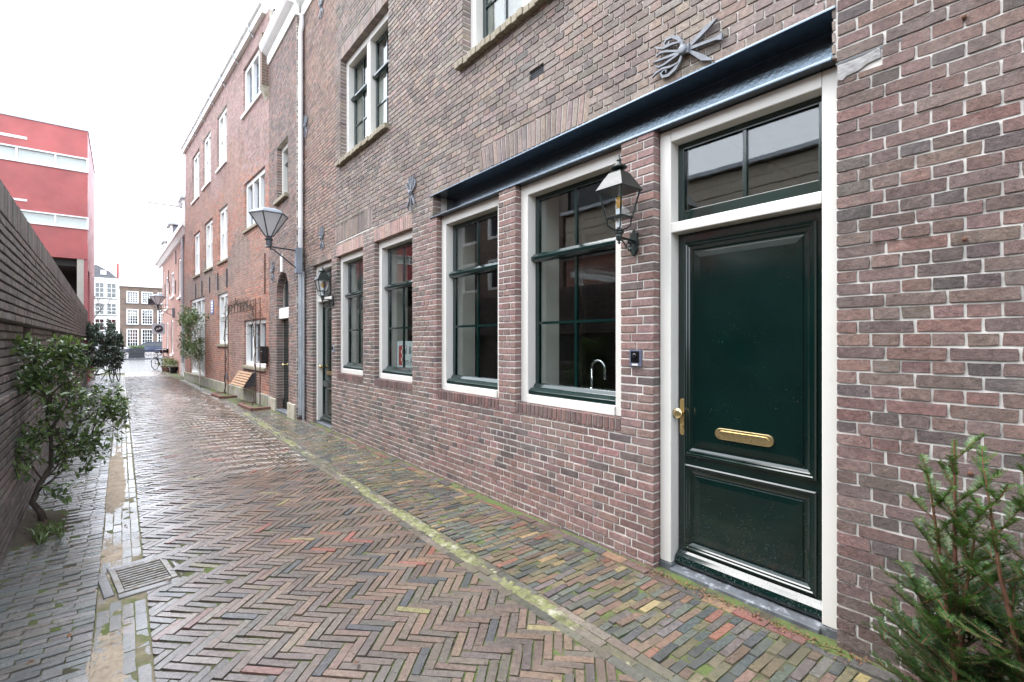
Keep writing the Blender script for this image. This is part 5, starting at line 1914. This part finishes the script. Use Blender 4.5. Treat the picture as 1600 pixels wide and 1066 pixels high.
# ================================================================== street lamps
def street_lamp(wx, wy, zc, p, label, fr, rim=0.33):
    """six-sided tapered lamp head on a wall bracket; wx, wy on the wall, p towards the street"""
    root = empty('street_lamp', (wx, wy, zc), label=label, cat='lamp', group='street lamps on wall brackets')
    X = wx - p
    cc = (X, wy, zc)
    k = rim / .33
    m = MB().lathe(cc, [(.345 * k, .585 * k), (.35 * k, .60 * k), (.30 * k, .645 * k), (.16 * k, .70 * k), (.05 * k, .725 * k), (.0, .73 * k)], 6)
    m.build('roof', 'slate_blue', root)
    P6 = [(math.cos(i * math.pi / 3), math.sin(i * math.pi / 3)) for i in range(6)]
    for i in range(6):
        a, b = P6[i], P6[(i + 1) % 6]
        lo, hi = .062 * k, .318 * k
        V = [Vector((X + a[0] * lo, wy + a[1] * lo, zc + .185 * k)), Vector((X + b[0] * lo, wy + b[1] * lo, zc + .185 * k)), Vector((X + b[0] * hi, wy + b[1] * hi, zc + .582 * k)), Vector((X + a[0] * hi, wy + a[1] * hi, zc + .582 * k))]
        ctr = sum(V, Vector()) / 4
        nn = Vector(((a[0] + b[0]) / 2, (a[1] + b[1]) / 2, -.4)).normalized() * .006
        MB().add(V, [(0, 1, 2, 3)]).build('pane', 'frosted_panel', root)
    for i in range(6):
        a = P6[i]
        MB().tube([(X + a[0] * .066 * k, wy + a[1] * .066 * k, zc + .18 * k), (X + a[0] * .338 * k, wy + a[1] * .338 * k, zc + .59 * k)], .011, 6).build('rib', 'iron', root)
    m = MB().lathe(cc, [(.05, -.03), (.075, -.02), (.055, .0), (.055, .10), (.07, .115), (.075, .135), (.05, .15), (.06, .185)], 16)
    m.build('collar', 'iron', root)
    m = MB()
    m.tube([(X, wy, zc - .01), (wx - .05, wy, zc - .03)], .016, 8)
    m.tube([(X + .02, wy, zc - .05), (X + .08, wy, zc - .06), (wx - .05, wy, zc - .38)], .014, 8)
    m.build('bracket', 'iron', root)
    MB().box(GR, wx - .07, wx + .05, wy - .06, wy + .06, zc - .48, zc + .03).build('control_box', 'slate_blue', root, bevel=.008)


street_lamp(2.74, 10.12, 3.42, .545, 'grey six sided street lamp on a bracket by the downpipe', W1)
street_lamp(2.13, 30.9, 3.30, .68, 'smaller looking far street lamp on the red house near the alley end', W4)

# hanging shop signs
sg = empty('hanging_sign', (2.05, 33, 3.3), label='round emblem sign and black plate hanging from a bracket at alley end', cat='sign')
MB().tube([(2.06, 33, 3.60), (1.1, 33, 3.62)], .02, 8).build('bracket', 'iron', sg)
MB().box(GR, 1.12, 1.48, 32.97, 33.03, 3.64, 3.92).build('plate', 'ink', sg)
MB().box(GR, 1.30, 1.88, 32.97, 33.03, 1.98, 2.56).build('board', 'zinc', sg)
m = MB().lathe((1.59, 32.968, 2.27), [(.20, 0), (.20, .02)], 28, (0, -1, 0))
m.build('disc', 'ink', sg)
WS = Fr((0, 32.94, 0), (1, 0, 0), UP, (0, -1, 0))
m = MB()
m.strip(WS, [(1.48, 2.19), (1.54, 2.30), (1.59, 2.24), (1.64, 2.34), (1.70, 2.29)], [.03, .05, .04, .05, .03], .0, .012)
m.build('emblem', 'poster_white', sg)
MB().tube([(1.6, 33, 3.60), (1.6, 33, 2.56)], .012, 6).build('hanger', 'iron', sg)

# ================================================================== street drain
dn = empty('street_drain', (.12, 4.18, 0), label='cast iron gully grate with parallel slots sunk in the left gutter', cat='drain')
dz = gz(.12, 4.18) + .007
DG = Fr((.115, 4.185, dz), (math.cos(rad(7)), math.sin(rad(7)), 0), (-math.sin(rad(7)), math.cos(rad(7)), 0), UP)
m = MB()
m.box(DG, -.16, -.125, -.21, .21, -.06, .006)
m.box(DG, .125, .16, -.21, .21, -.06, .006)
m.box(DG, -.125, .125, -.21, -.180, -.06, .006)
m.box(DG, -.125, .125, .180, .21, -.06, .006)
m.build('frame', 'cast_grate', dn, bevel=.003)
for i in range(8):
    y = -.158 + i * .0425
    MB().box(DG, -.124, .124, y, y + .0150, -.014, .004).build('bar', 'cast_grate', dn, bevel=.003)
MB().box(DG, -.124, .124, -.179, .179, -.14, -.13).build('well', 'plastic_black', dn)
rr = random.Random(71)
MB()
for (x0, x1, y0, y1) in ((-.165, .165, .225, .285), (.175, .235, -.21, .29), (-.23, -.175, -.21, .21), (-.165, .165, -.285, -.225)):
    poly = [(x0, y0), (x1, y0), (x1, y1), (x0, y1)]
    v_, f_ = prism(Fr(DG.o + Vector((0, 0, .001)), DG.u, DG.v, DG.n), poly, .05, .001, .004)
    MB().add(v_, f_, jcol((.12, .118, .112), rr, .2, .25)).build('kerb_stone', 'paver', dn, recalc=False)


# ================================================================== bicycles
def bicycle(x, y, ang, label, mat='iron', crate=None, lean=.08):
    b = empty('bicycle', (x, y, 0), label=label, cat='bicycle', group='bicycles parked in the alley')
    ca, sa = math.cos(ang), math.sin(ang)
    fr = Fr((x, y, 0), (ca, sa, 0), UP, (-sa, ca, 0))

    def P(a, z, c=0):
        return fr.p(a, z, c + lean * z)
    for wx in (-.53, .53):
        m = MB()
        pts = [P(wx + .34 * math.cos(t * math.pi / 14), .35 + .34 * math.sin(t * math.pi / 14)) for t in range(29)]
        m.tube(pts, .018, 6, caps=False)
        w_ = m.build('wheel', 'rubber', b)
        m = MB()
        for t in range(14):
            a = t * math.pi / 7
            m.tube([P(wx, .35), P(wx + .325 * math.cos(a), .35 + .325 * math.sin(a))], .0025, 4)
        m.build('spokes', 'zinc', w_)
        m = MB()
        pts = [P(wx + .375 * math.cos(t * math.pi / 14), .35 + .375 * math.sin(t * math.pi / 14)) for t in range(0, 15)]
        m.strip(Fr(fr.p(0, 0, .0), fr.u, UP, fr.n), [(wx + .375 * math.cos(rad(10 + t * 11)), .35 + .375 * math.sin(rad(10 + t * 11))) for t in range(15)], [.006] * 15, -.02 + lean * .5, .02 + lean * .5)
        m.build('mudguard', mat, b)
    m = MB()
    for p_, q_ in (((-.53, .35), (-.12, .32)), ((-.53, .35), (-.2, .80)), ((-.12, .32), (-.22, .92)), ((-.12, .32), (.38, .80)), ((-.2, .74), (.36, .88)), ((.36, .98), (.53, .35))):
        m.tube([P(*p_), P(*q_)], .016, 8)
    m.build('frame', mat, b)
    m = MB().tube([P(.34, 1.02, 0), P(.36, 1.10, .0)], .012, 8)
    m.tube([P(.12, 1.08, -.28), P(.30, 1.12, -.24), P(.36, 1.11, 0), P(.30, 1.12, .24), P(.12, 1.08, .28)], .012, 8)
    m.build('handlebar', 'zinc', b)
    m = MB().lathe(P(-.24, .95), [(.02, -.03), (.09, -.01), (.11, .02), (.06, .05)], 12, sq=(1.1, .8))
    m.build('saddle', 'rubber', b)
    m = MB().tube([P(-.12, .32, -.12), P(-.12, .32, .12)], .012, 6)
    m.lathe(P(-.12, .32), [(.09, -.02), (.095, 0), (.09, .02)], 16, fr.n)
    m.build('crank', 'iron', b)
    if crate:
        m = MB()
        for s_ in (-.17, .17):
            m.box(fr, .42, .86, .92, 1.16, s_ - .012 + lean, s_ + .012 + lean)
        m.box(fr, .42, .44, .92, 1.16, -.155 + lean, .155 + lean)
        m.box(fr, .84, .86, .92, 1.16, -.155 + lean, .155 + lean)
        m.box(fr, .442, .838, .92, .94, -.155 + lean, .155 + lean)
        m.build('crate', crate, b)


bicycle(-.18, 24.6, rad(80), 'dark bicycle half hidden behind the large bush on the left')
bicycle(1.72, 33.6, rad(60), 'bicycle with a black front crate parked by the red house', crate='plastic_black')

# ================================================================== things by the red house
mbx = empty('mailbox', W3.p(12.75, 1.05, 0), label='black metal mailbox on the red brick wall beside the arch', cat='mailbox')
MB().extrude(Fr(W3.p(0, 0, 0), W3.u, UP, W3.n), [(12.72, 1.06), (13.00, 1.06), (13.00, 1.42), (12.97, 1.46), (12.72, 1.46)], .02, .14).build('case', 'black_paint', mbx, bevel=.006)
MB().box(W3, 12.715, 13.005, 1.462, 1.475, .015, .155).build('lid', 'black_paint', mbx)
MB().box(W3, 12.76, 12.96, 1.34, 1.36, .1405, .144).build('slot', 'zinc', mbx)

fbx = empty('folding_bench', W3.p(14.4, .4, 0), label='tilted wooden slat bench folded against the red house under the window', cat='bench')
for i in range(6):
    t0 = i / 6
    z_, c_ = .78 - t0 * .36, .10 + t0 * .22
    P_ = [W3.p(a, z_ + dz_, c_ + dc) for dc, dz_ in ((0, 0), (.028, -.045)) for a in (13.75, 15.1)]
    nn = W3.n * .014 + Vector((0, 0, .009))
    MB().hexa([P_[0], P_[1], P_[3], P_[2], P_[0] + nn, P_[1] + nn, P_[3] + nn, P_[2] + nn]).build('slat', 'wood_slat', fbx)
for a in (13.85, 14.42, 15.0):
    MB().hexa([W3.p(a - .02, .42, .01), W3.p(a + .02, .42, .01), W3.p(a + .02, .80, .01), W3.p(a - .02, .80, .01), W3.p(a - .02, .42, .315), W3.p(a + .02, .42, .315), W3.p(a + .02, .77, .098), W3.p(a - .02, .77, .098)]).build('bracket', 'iron', fbx)


def trellis(a, label, top=2.6):
    t = empty('trellis', W3.p(a, 0, .2), label=label, cat='trellis', group='rusty rod trellises on the red house')
    for da in (-.19, .19):
        MB().tube([W3.p(a + da, .05, .16), W3.p(a + da, top, .16)], .011, 6).build('upright', 'rust', t)
    for i in range(7):
        z = .35 + i * .36
        MB().tube([W3.p(a - .19, z, .16), W3.p(a + .19, z, .16)], .008, 6).build('rung', 'rust', t)
    return t


trellis(16.35, 'rusty rod trellis left of the bench against the red house', 2.65)
trellis(13.05, 'rusty rod trellis right of the bench against the red house', 2.65)
tt = empty('trellis', W3.p(14.7, 2.3, .2), label='rusty rod trellis running over the ground floor window', cat='trellis')
for z in (2.38, 2.62):
    MB().tube([W3.p(13.24, z, .16), W3.p(16.16, z, .16)], .010, 6).build('rail', 'rust', tt)
for i in range(9):
    a = 13.4 + i * .33
    MB().tube([W3.p(a, 2.38, .16), W3.p(a, 2.62, .16)], .008, 6).build('rung', 'rust', tt)
for a, lb in ((16.3, 'low brick planting bed at the foot of the left trellis'), (13.1, 'low brick planting bed at the foot of the right trellis')):
    e = empty('planting_bed', W3.p(a, 0, .2), label=lb, cat='planter')
    rr = random.Random(int(a * 10))
    for i in range(6):
        z_ = W3.p(a - .55 + i * .2, 0, .42)
        MB().box(Fr(z_, W3.u, W3.n, UP), -.09, .09, -.05, .05, -.02, .055).build('brick', 'terracotta', e, bevel=.006)
    for sgn in (-1, 1):
        for i in range(2):
            z_ = W3.p(a + sgn * .64, 0, .12 + i * .2)
            MB().box(Fr(z_, W3.u, W3.n, UP), -.05, .05, -.09, .09, -.02, .055).build('brick', 'terracotta', e, bevel=.006)
    MB().box(Fr(W3.p(a, 0, .2), W3.u, W3.n, UP), -.58, .58, -.15, .17, -.03, .03).build('soil', 'joint_soil', e)


# ================================================================== plants
def leaf_geo(p, d, nrm, L, w, bend=.25):
    """folded leaf: 6 corner points, 4 faces"""
    d = d.normalized()
    s = d.cross(nrm)
    s = s.normalized() if s.length > 1e-5 else d.orthogonal().normalized()
    n_ = s.cross(d)
    a = p
    b = p + d * L * .5 - n_ * L * .04
    c = p + d * L - n_ * L * bend * .5
    l1 = p + d * L * .42 + s * w * .5 + n_ * w * .18
    r1_ = p + d * L * .42 - s * w * .5 + n_ * w * .18
    l2 = p + d * L * .78 + s * w * .32 + n_ * (w * .10 - L * bend * .22)
    r2 = p + d * L * .78 - s * w * .32 + n_ * (w * .10 - L * bend * .22)
    return [a, l1, l2, c, r2, r1_, b], [(0, 6, 1), (1, 6, 3, 2), (0, 5, 6), (5, 4, 3, 6)]


def rvec(r):
    while True:
        v = Vector((r.uniform(-1, 1), r.uniform(-1, 1), r.uniform(-1, 1)))
        if .05 < v.length < 1:
            return v.normalized()


def grow(r, tubes, tips, p, d, L, rad_, lev, up=.15, wob=.35, split=(2, 4), shrink=.66, inside=None):
    n_ = 4
    pts, rs = [p.copy()], [rad_]
    for i in range(n_):
        d = (d + rvec(r) * wob * .5 + Vector((0, 0, up * .3))).normalized()
        q = pts[-1] + d * L / n_
        if inside and not inside(q):
            d = (d * .3 + Vector((0, 0, .4)) + rvec(r) * .3).normalized()
            q = pts[-1] + d * L / n_ * .5
        pts.append(q)
        rs.append(rad_ * (1 - .45 * (i + 1) / n_))
        if lev <= 1:
            tips.append((q, d.copy()))
    tubes.append((pts, rs))
    if lev > 0:
        for k in range(r.randint(*split)):
            i = r.randint(2, n_)
            nd = (d + rvec(r) * .9).normalized()
            grow(r, tubes, tips, pts[i], nd, L * shrink * r.uniform(.8, 1.15), rs[i] * .75, lev - 1, up, wob, split, shrink, inside)


def shrub(name, label, cat, base_, stems, mats, leafL, leafW, per_tip, seed, lev=3, inside=None, group=None, limit=0, up=.2, droop=.1, trunk_pts=None, light=lambda p, r: r.random(), shrink=.66, keep=1.0):
    r = random.Random(seed)
    e = empty(name, base_, label=label, cat=cat, group=group)
    tubes, tips = [], []
    for p, d, L, rd in stems:
        grow(r, tubes, tips, Vector(p), Vector(d).normalized(), L, rd, lev, up=up, inside=inside, shrink=shrink)
    m = MB()
    for pts, rs in tubes:
        m.tube(pts, [max(q, .0016) for q in rs], 6 if rs[0] > .006 else 4, caps=False)
    if trunk_pts:
        m.tube([t[0] for t in trunk_pts], [t[1] for t in trunk_pts], 10)
    m.build('branches', mats[0], e, smooth=True, recalc=False)
    pc = Pieces()
    for q, d in tips:
        for k in range(per_tip):
            if r.random() > keep:
                continue
            dd = (d * .5 + rvec(r) * .9 + Vector((0, 0, .1 - droop))).normalized()
            pos = q + rvec(r) * leafL * .35
            if inside and not inside(pos):
                continue
            L = leafL * r.uniform(.65, 1.2)
            nn = (Vector((0, 0, 1)) + rvec(r) * .6).normalized()
            v_, f_ = leaf_geo(pos, dd, nn, L, leafW * L / leafL, r.uniform(0, .5))
            pc.add(v_, f_, (1, 1, 1, min(1, max(0, light(pos, r)))), L * leafW, (CAMP - pos).normalized())
    pc.emit('leaf', 'foliage', mats[1], e, limit=limit)
    return e


# camellia by the garden wall
def in1(p):
    return p.x > -.66 - (p.y - 4.6) * .018 and p.x < .03 and p.z < 1.62 and p.z > .2 and (p.z > .5 or p.x < -.22)


tr1 = [((-.53, 5.90, -.03), .032), ((-.55, 5.88, .10), .026), ((-.60, 5.86, .20), .023), ((-.56, 5.90, .34), .021), ((-.49, 5.95, .48), .018), ((-.49, 5.95, .70), .014), ((-.52, 5.96, .92), .011), ((-.50, 5.95, 1.15), .008)]
st1 = [((-.47, 5.95, .50), (.75, .25, .45), .34, .017), ((-.49, 5.95, .62), (.5, -.6, .5), .30, .013), ((-.49, 5.95, .70), (-.15, .7, .5), .30, .012), ((-.50, 5.95, .82), (.6, .1, .6), .30, .012),
       ((-.52, 5.96, .92), (.1, -.7, .6), .26, .011), ((-.50, 5.95, 1.10), (.5, .2, .6), .22, .010), ((-.50, 5.95, 1.15), (0, .1, 1), .22, .010), ((-.55, 5.90, .36), (.5, .5, .25), .30, .009), ((-.50, 5.95, .75), (.75, -.25, .2), .34, .011), ((-.50, 5.95, 1.12), (.1, -.5, .7), .26, .010), ((-.50, 5.95, 1.0), (-.1, .6, .6), .28, .010), ((-.47, 5.95, .55), (.9, -.1, .25), .42, .010), ((-.57, 5.89, .30), (.8, -.3, .35), .30, .008), ((-.57, 5.89, .28), (.3, -.8, .3), .26, .007), ((-.55, 5.9, .40), (-.1, -.7, .5), .26, .008)]
shrub('camellia_shrub', 'glossy leaved small shrub with bent trunk beside the near garden wall', 'shrub', (-.53, 5.9, 0), st1, ('bark', 'leaf_glossy'), .066, .032, 2, 81, lev=3, inside=in1, limit=300, trunk_pts=tr1, shrink=.74, keep=.55)


def in2(p):
    return ((p.x + .55) / .60) ** 2 + ((p.y - 22.0) / 1.1) ** 2 + ((p.z - 1.15) / 1.30) ** 2 < 1 + .25 * noise.noise(p * 2.2) and p.x > -.92


st2 = []
rr = random.Random(91)
for i in range(40):
    dv = rvec(rr)
    dv.z = abs(dv.z) * .8 + .2
    st2.append(((-.58 + rr.uniform(-.3, .3), 22.0 + rr.uniform(-.6, .6), rr.uniform(.1, 1.7)), dv, .62, .014))
shrub('holly_bush', 'tall dense bluish green bush at the far end of the garden wall', 'bush', (-.55, 22, 0), st2, ('bark', 'leaf_blue'), .085, .05, 5, 92, lev=2, inside=in2)


def in3(p):
    c_ = 3.435 - .0536 * p.y - p.x
    return .02 < c_ < .75 and ((p.y - 20.8) / 2.4) ** 2 + ((p.z - 1.65) / 1.30) ** 2 < 1 + .4 * noise.noise(p * 1.4)


st3 = []
for i in range(34):
    st3.append(((2.10 + rr.uniform(-.15, .1), 20.4 + rr.uniform(-1.2, 1.8), rr.uniform(.5, 2.4)), (rr.uniform(-.5, .1), rr.uniform(-.8, .8), .5), .55, .010))
tr3 = [((2.12, 19.9, 0), .03), ((2.13, 20.0, .5), .026), ((2.10, 20.3, 1.1), .022), ((2.12, 20.5, 1.8), .016), ((2.10, 20.9, 2.3), .010)]
shrub('climbing_shrub', 'leafy climbing shrub trained against the white door of the red house', 'shrub', (2.12, 20, 0), st3, ('bark_pale', 'leaf_mid'), .095, .05, 2, 93, lev=2, inside=in3, trunk_pts=tr3)

# bare vines on the trellises
def vine(pts, seed, label):
    r = random.Random(seed)
    e = empty('bare_vine', pts[0], label=label, cat='vine', group='bare vines on the trellises')
    tubes, tips = [], []
    P_ = [Vector(q) for q in pts]
    fine = []
    for a, b in zip(P_, P_[1:]):
        for k in range(6):
            fine.append(a.lerp(b, k / 6) + rvec(r) * .025)
    m = MB()
    m.tube(fine, [.014 - .009 * i / len(fine) for i in range(len(fine))], 6)
    for i in range(60):
        q = r.choice(fine[len(fine) // 2:])
        grow(r, tubes, tips, q, (rvec(r) * .5 + Vector((-.2, 0, .1))), .16, .004, 1, inside=lambda p: 3.435 - .0536 * p.y - p.x > .02)
    for pp, rs in tubes:
        m.tube(pp, [max(.002, q) for q in rs], 4, caps=False)
    m.build('stems', 'bark', e, recalc=False)


vine([W3.p(16.4, 0, .2), W3.p(16.3, .9, .19), W3.p(16.45, 1.8, .19), W3.p(16.0, 2.5, .19), W3.p(15.0, 2.58, .19), W3.p(14.2, 2.5, .2)], 101, 'bare twisting vine climbing the left trellis and over the window')
vine([W3.p(13.2, 0, .24), W3.p(13.1, .9, .2), W3.p(13.25, 1.8, .2), W3.p(13.4, 2.45, .2), W3.p(14.4, 2.6, .2)], 102, 'bare twisting vine climbing the right trellis by the mailbox')


# potted plants at the far side
def potted(x, y, rr_, h, label, seed, mat='leaf_mid'):
    r = random.Random(seed)
    e = empty('potted_plant', (x, y, 0), label=label, cat='plant', group='potted plants along the red house')
    MB().lathe((x, y, 0), [(rr_ * .7, 0), (rr_ * .95, h * .9), (rr_ * 1.05, h * .9), (rr_ * 1.05, h), (rr_ * .9, h), (rr_ * .85, h * .85)], 16).build('pot', 'plastic_black' if seed % 2 else 'terracotta', e)
    m = MB()
    for i in range(260):
        dv = rvec(r)
        dv.z = abs(dv.z)
        pos = Vector((x, y, h)) + Vector((dv.x * rr_ * 1.6, dv.y * rr_ * 1.6, dv.z * rr_ * 2.0)) * r.uniform(.4, 1)
        v_, f_ = leaf_geo(pos, dv + rvec(r) * .6, Vector((0, 0, 1)), .10, .035)
        m.add(v_, f_, (1, 1, 1, r.random()))
    m.build('foliage', mat, e, recalc=False)


potted(2.02, 29.4, .20, .30, 'nearest dark pot with reddish leafy plant by the white pipe', 111)
potted(1.92, 30.6, .22, .25, 'middle low pot of green leaves along the red house', 112)
potted(1.86, 31.9, .24, .25, 'far low pot of green leaves next to the parked bicycle', 114)
m = MB()
rr = random.Random(5)
for i in range(420):
    pos = Vector((rr.uniform(.5, 1.57), rr.uniform(54.15, 54.85), rr.uniform(.95, 1.15)))
    v_, f_ = leaf_geo(pos, rvec(rr) + Vector((0, 0, .6)), Vector((0, 0, 1)), .13, .05)
    m.add(v_, f_, (1, 1, 1, rr.random()))
m.build('foliage', 'leaf_mid', pl, recalc=False)


# bare tree on the quay
def bare_tree(x, y, h, seed, label):
    r = random.Random(seed)
    e = empty('bare_tree', (x, y, 0), label=label, cat='tree', group='bare trees on the quay')
    tubes, tips = [], []
    MB().tube([(x, y, -.1), (x + .05, y, h * .25), (x, y + .05, h * .45)], [.14, .11, .09], 8).build('trunk', 'bark', e)
    for i in range(6):
        a = i * 1.05
        grow(r, tubes, tips, Vector((x, y, h * (.34 + .02 * i))), Vector((math.cos(a) * .6, math.sin(a) * .6, .9)), h * .26, .05, 3, up=.25, shrink=.7)
    m = MB()
    for pts, rs in tubes:
        m.tube(pts, [max(q, .010) for q in rs], 5, caps=False)
    m.build('crown', 'bark', e, recalc=False)


bare_tree(4.6, 70, 9.5, 121, 'bare thin tree in front of the brown canal house')
bare_tree(-3.2, 68, 8.0, 122, 'bare thin tree in front of the white glazed house')


# yews at the right edge
def yew(x, y, h, seed, label, lean=(0, 0), dense=1.0):
    r = random.Random(seed)
    e = empty('yew_plant', (x, y, 0), label=label, cat='shrub', group='young yews in front of the brick pier')
    br, nd = MB(), MB()

    def needles(p0, p1, w0, w1, tipc):
        d = (p1 - p0)
        L = d.length
        d = d / L
        side = d.cross(Vector((0, 0, 1)))
        side = side.normalized() if side.length > .1 else rvec(r)
        up_ = side.cross(d)
        n_ = int(L / .0036)
        for i in range(n_):
            t = i / n_
            q = p0 + d * L * t
            for sg in (-1, 1):
                dd = (side * sg * 1.0 + d * .55 + up_ * r.uniform(-.15, .45) + rvec(r) * .15).normalized()
                l = (w0 + (w1 - w0) * t) * r.uniform(.75, 1.1)
                s_ = dd.cross(up_).normalized() * .0019
                al = tipc * (.25 + .75 * t) * r.uniform(.6, 1.2)
                nd.add([q - s_, q + s_, q + dd * l + s_ * .3, q + dd * l - s_ * .3], [(0, 1, 2, 3)], (1, 1, 1, min(1, max(0, al))))

    def twig(p, d, L, rad_, lev, tipc):
        pts = [p]
        for i in range(4):
            d = (d + rvec(r) * .12 + Vector((0, 0, .05))).normalized()
            q = pts[-1] + d * L / 4
            if q.x > 2.875:
                q.x = 2.875
            pts.append(q)
        br.tube(pts, [rad_ * (1 - .16 * i) for i in range(5)], 5, caps=False)
        for i in range(4):
            needles(pts[i], pts[i + 1], .022, .016 if i == 3 else .022, tipc)
        if lev > 0:
            k = int(L / .034)
            for i in range(1, k):
                t = i / k
                q = pts[min(3, int(t * 4))].lerp(pts[min(3, int(t * 4)) + 1], t * 4 % 1)
                sd = d.cross(Vector((0, 0, 1)))
                sd = sd.normalized() * (1 if i % 2 else -1) if sd.length > .05 else rvec(r)
                twig(q, d * .75 + sd * .7 + Vector((0, 0, r.uniform(-.1, .15))), L * (1 - t * .75) * .42 + .02, rad_ * .5, lev - 1, tipc * r.uniform(.8, 1.2))

    base_ = Vector((x, y, 0))
    for k in range(3):
        off = Vector((r.uniform(-.03, .03), r.uniform(-.05, .05), 0))
        top = base_ + off + Vector((lean[0] - .03 * k, lean[1] + (0, .10, -.09)[k], h * (1 - .13 * k)))
        pts = [base_ + off, base_.lerp(top, .3) + off * .5 + rvec(r) * .012, base_.lerp(top, .65) + off * .5 + rvec(r) * .012, top]
        br.tube(pts, [.013, .011, .007, .003], 7)
        needles(pts[2], pts[3], .018, .014, .8)
        n_ = int(19 * dense)
        for i in range(n_):
            t = .08 + .90 * i / n_
            sgm = min(2, int(t * 3))
            q = pts[sgm].lerp(pts[sgm + 1], t * 3 - sgm)
            a = i * 2.4 + k
            dv = Vector((math.cos(a) * .9, math.sin(a) * .9, .35 + .75 * t))
            if dv.x > .3:
                dv.x *= .3
            twig(q, dv, (.25 * (1 - t) + .085 + (.09 if t > .55 and i % 3 == 0 else 0)) * r.uniform(.75, 1.25), .0035, 1, .25 + .55 * t)
        # bushy foot
        for i in range(int(15 * dense)):
            a = r.uniform(0, 6.283)
            q = base_ + Vector((r.uniform(-.08, .08), r.uniform(-.12, .12), r.uniform(.06, .55)))
            dv = Vector((math.cos(a), math.sin(a), r.uniform(.1, .6)))
            twig(q, dv, r.uniform(.12, .26), .0035, 1, r.uniform(.15, .6))
    br.build('branches', 'bark_red', e, recalc=False)
    nd.build('needles', 'needle', e, recalc=False, kind='stuff')


yew(2.64, .37, 1.20, 131, 'young yew with upright leader left of its partner by the pier')
yew(2.58, .13, 1.28, 132, 'young yew cut by the right picture edge', lean=(-.02, .05))


# loose leaves and debris on the paving
def fallen_leaf(x, y, seed, where):
    r = random.Random(seed)
    z = gz(x, y) + .006
    v_, f_ = leaf_geo(Vector((x, y, z)), Vector((r.uniform(-1, 1), r.uniform(-1, 1), .12)), Vector((r.uniform(-.3, .3), r.uniform(-.3, .3), 1)), r.uniform(.035, .06), r.uniform(.02, .032), .5)
    MB().add(v_, f_).build('fallen_leaf', 'dead_leaf', label=where, cat='leaf', group='fallen leaves', recalc=False)


spots = [(-.36, 3.35, 'brown fallen leaf nearest the lower left corner'), (-.22, 3.55, 'brown fallen leaf on the grey paving left of the sand'), (.02, 5.35, 'brown fallen leaf on the left gutter beyond the grate'), (.23, 3.95, 'brown fallen leaf at the near right corner of the grate'),
         (.9, 2.3, 'brown fallen leaf on the herringbone in the foreground'), (2.45, 1.6, 'brown fallen leaf on the sidewalk before the big door')]
for i, (x, y, w) in enumerate(spots):
    fallen_leaf(x, y, 140 + i, w)
m = MB()
rr = random.Random(151)
for i in range(620):
    x, y = 2.87 - abs(rr.gauss(0, .035)), rr.uniform(.75, 2.1)
    if rr.random() < .5:
        x, y = rr.gauss(-.5, .13), rr.gauss(5.65, .35)
        if x < -.62:
            continue
    v_, f_ = leaf_geo(Vector((x, y, gz(x, y) + rr.uniform(.0, .012))), rvec(rr), Vector((0, 0, 1)), rr.uniform(.008, .028), rr.uniform(.006, .014), .4)
    m.add(v_, f_)
m.build('leaf_litter', 'dead_leaf', kind='stuff', recalc=False)
# planting bed at the foot of the camellia: soil and sprouts
sheet('soil_bed', -.80, -.30, 5.1, 6.5, 26, 60, lambda x, y: gz(x, y) - .012 + .03 * max(0, 1 - ((x + .75) / .44) ** 2 - ((y - 5.8) / .62) ** 2) + .006 * noise.noise(Vector((x * 20, y * 20, 0))), 'ground_dirt', kind='stuff')
m = MB()
for i in range(26):
    x, y = rr.uniform(-.55, -.36), rr.gauss(5.42, .12)
    for k in range(4):
        v_, f_ = leaf_geo(Vector((x, y, gz(x, y))), Vector((rr.uniform(-.5, .5), rr.uniform(-.5, .5), 1)), rvec(rr), rr.uniform(.05, .12), .014, .6)
        m.add(v_, f_, (1, 1, 1, rr.uniform(.5, 1)))
m.build('sprouts', 'leaf_glossy', kind='stuff', recalc=False)
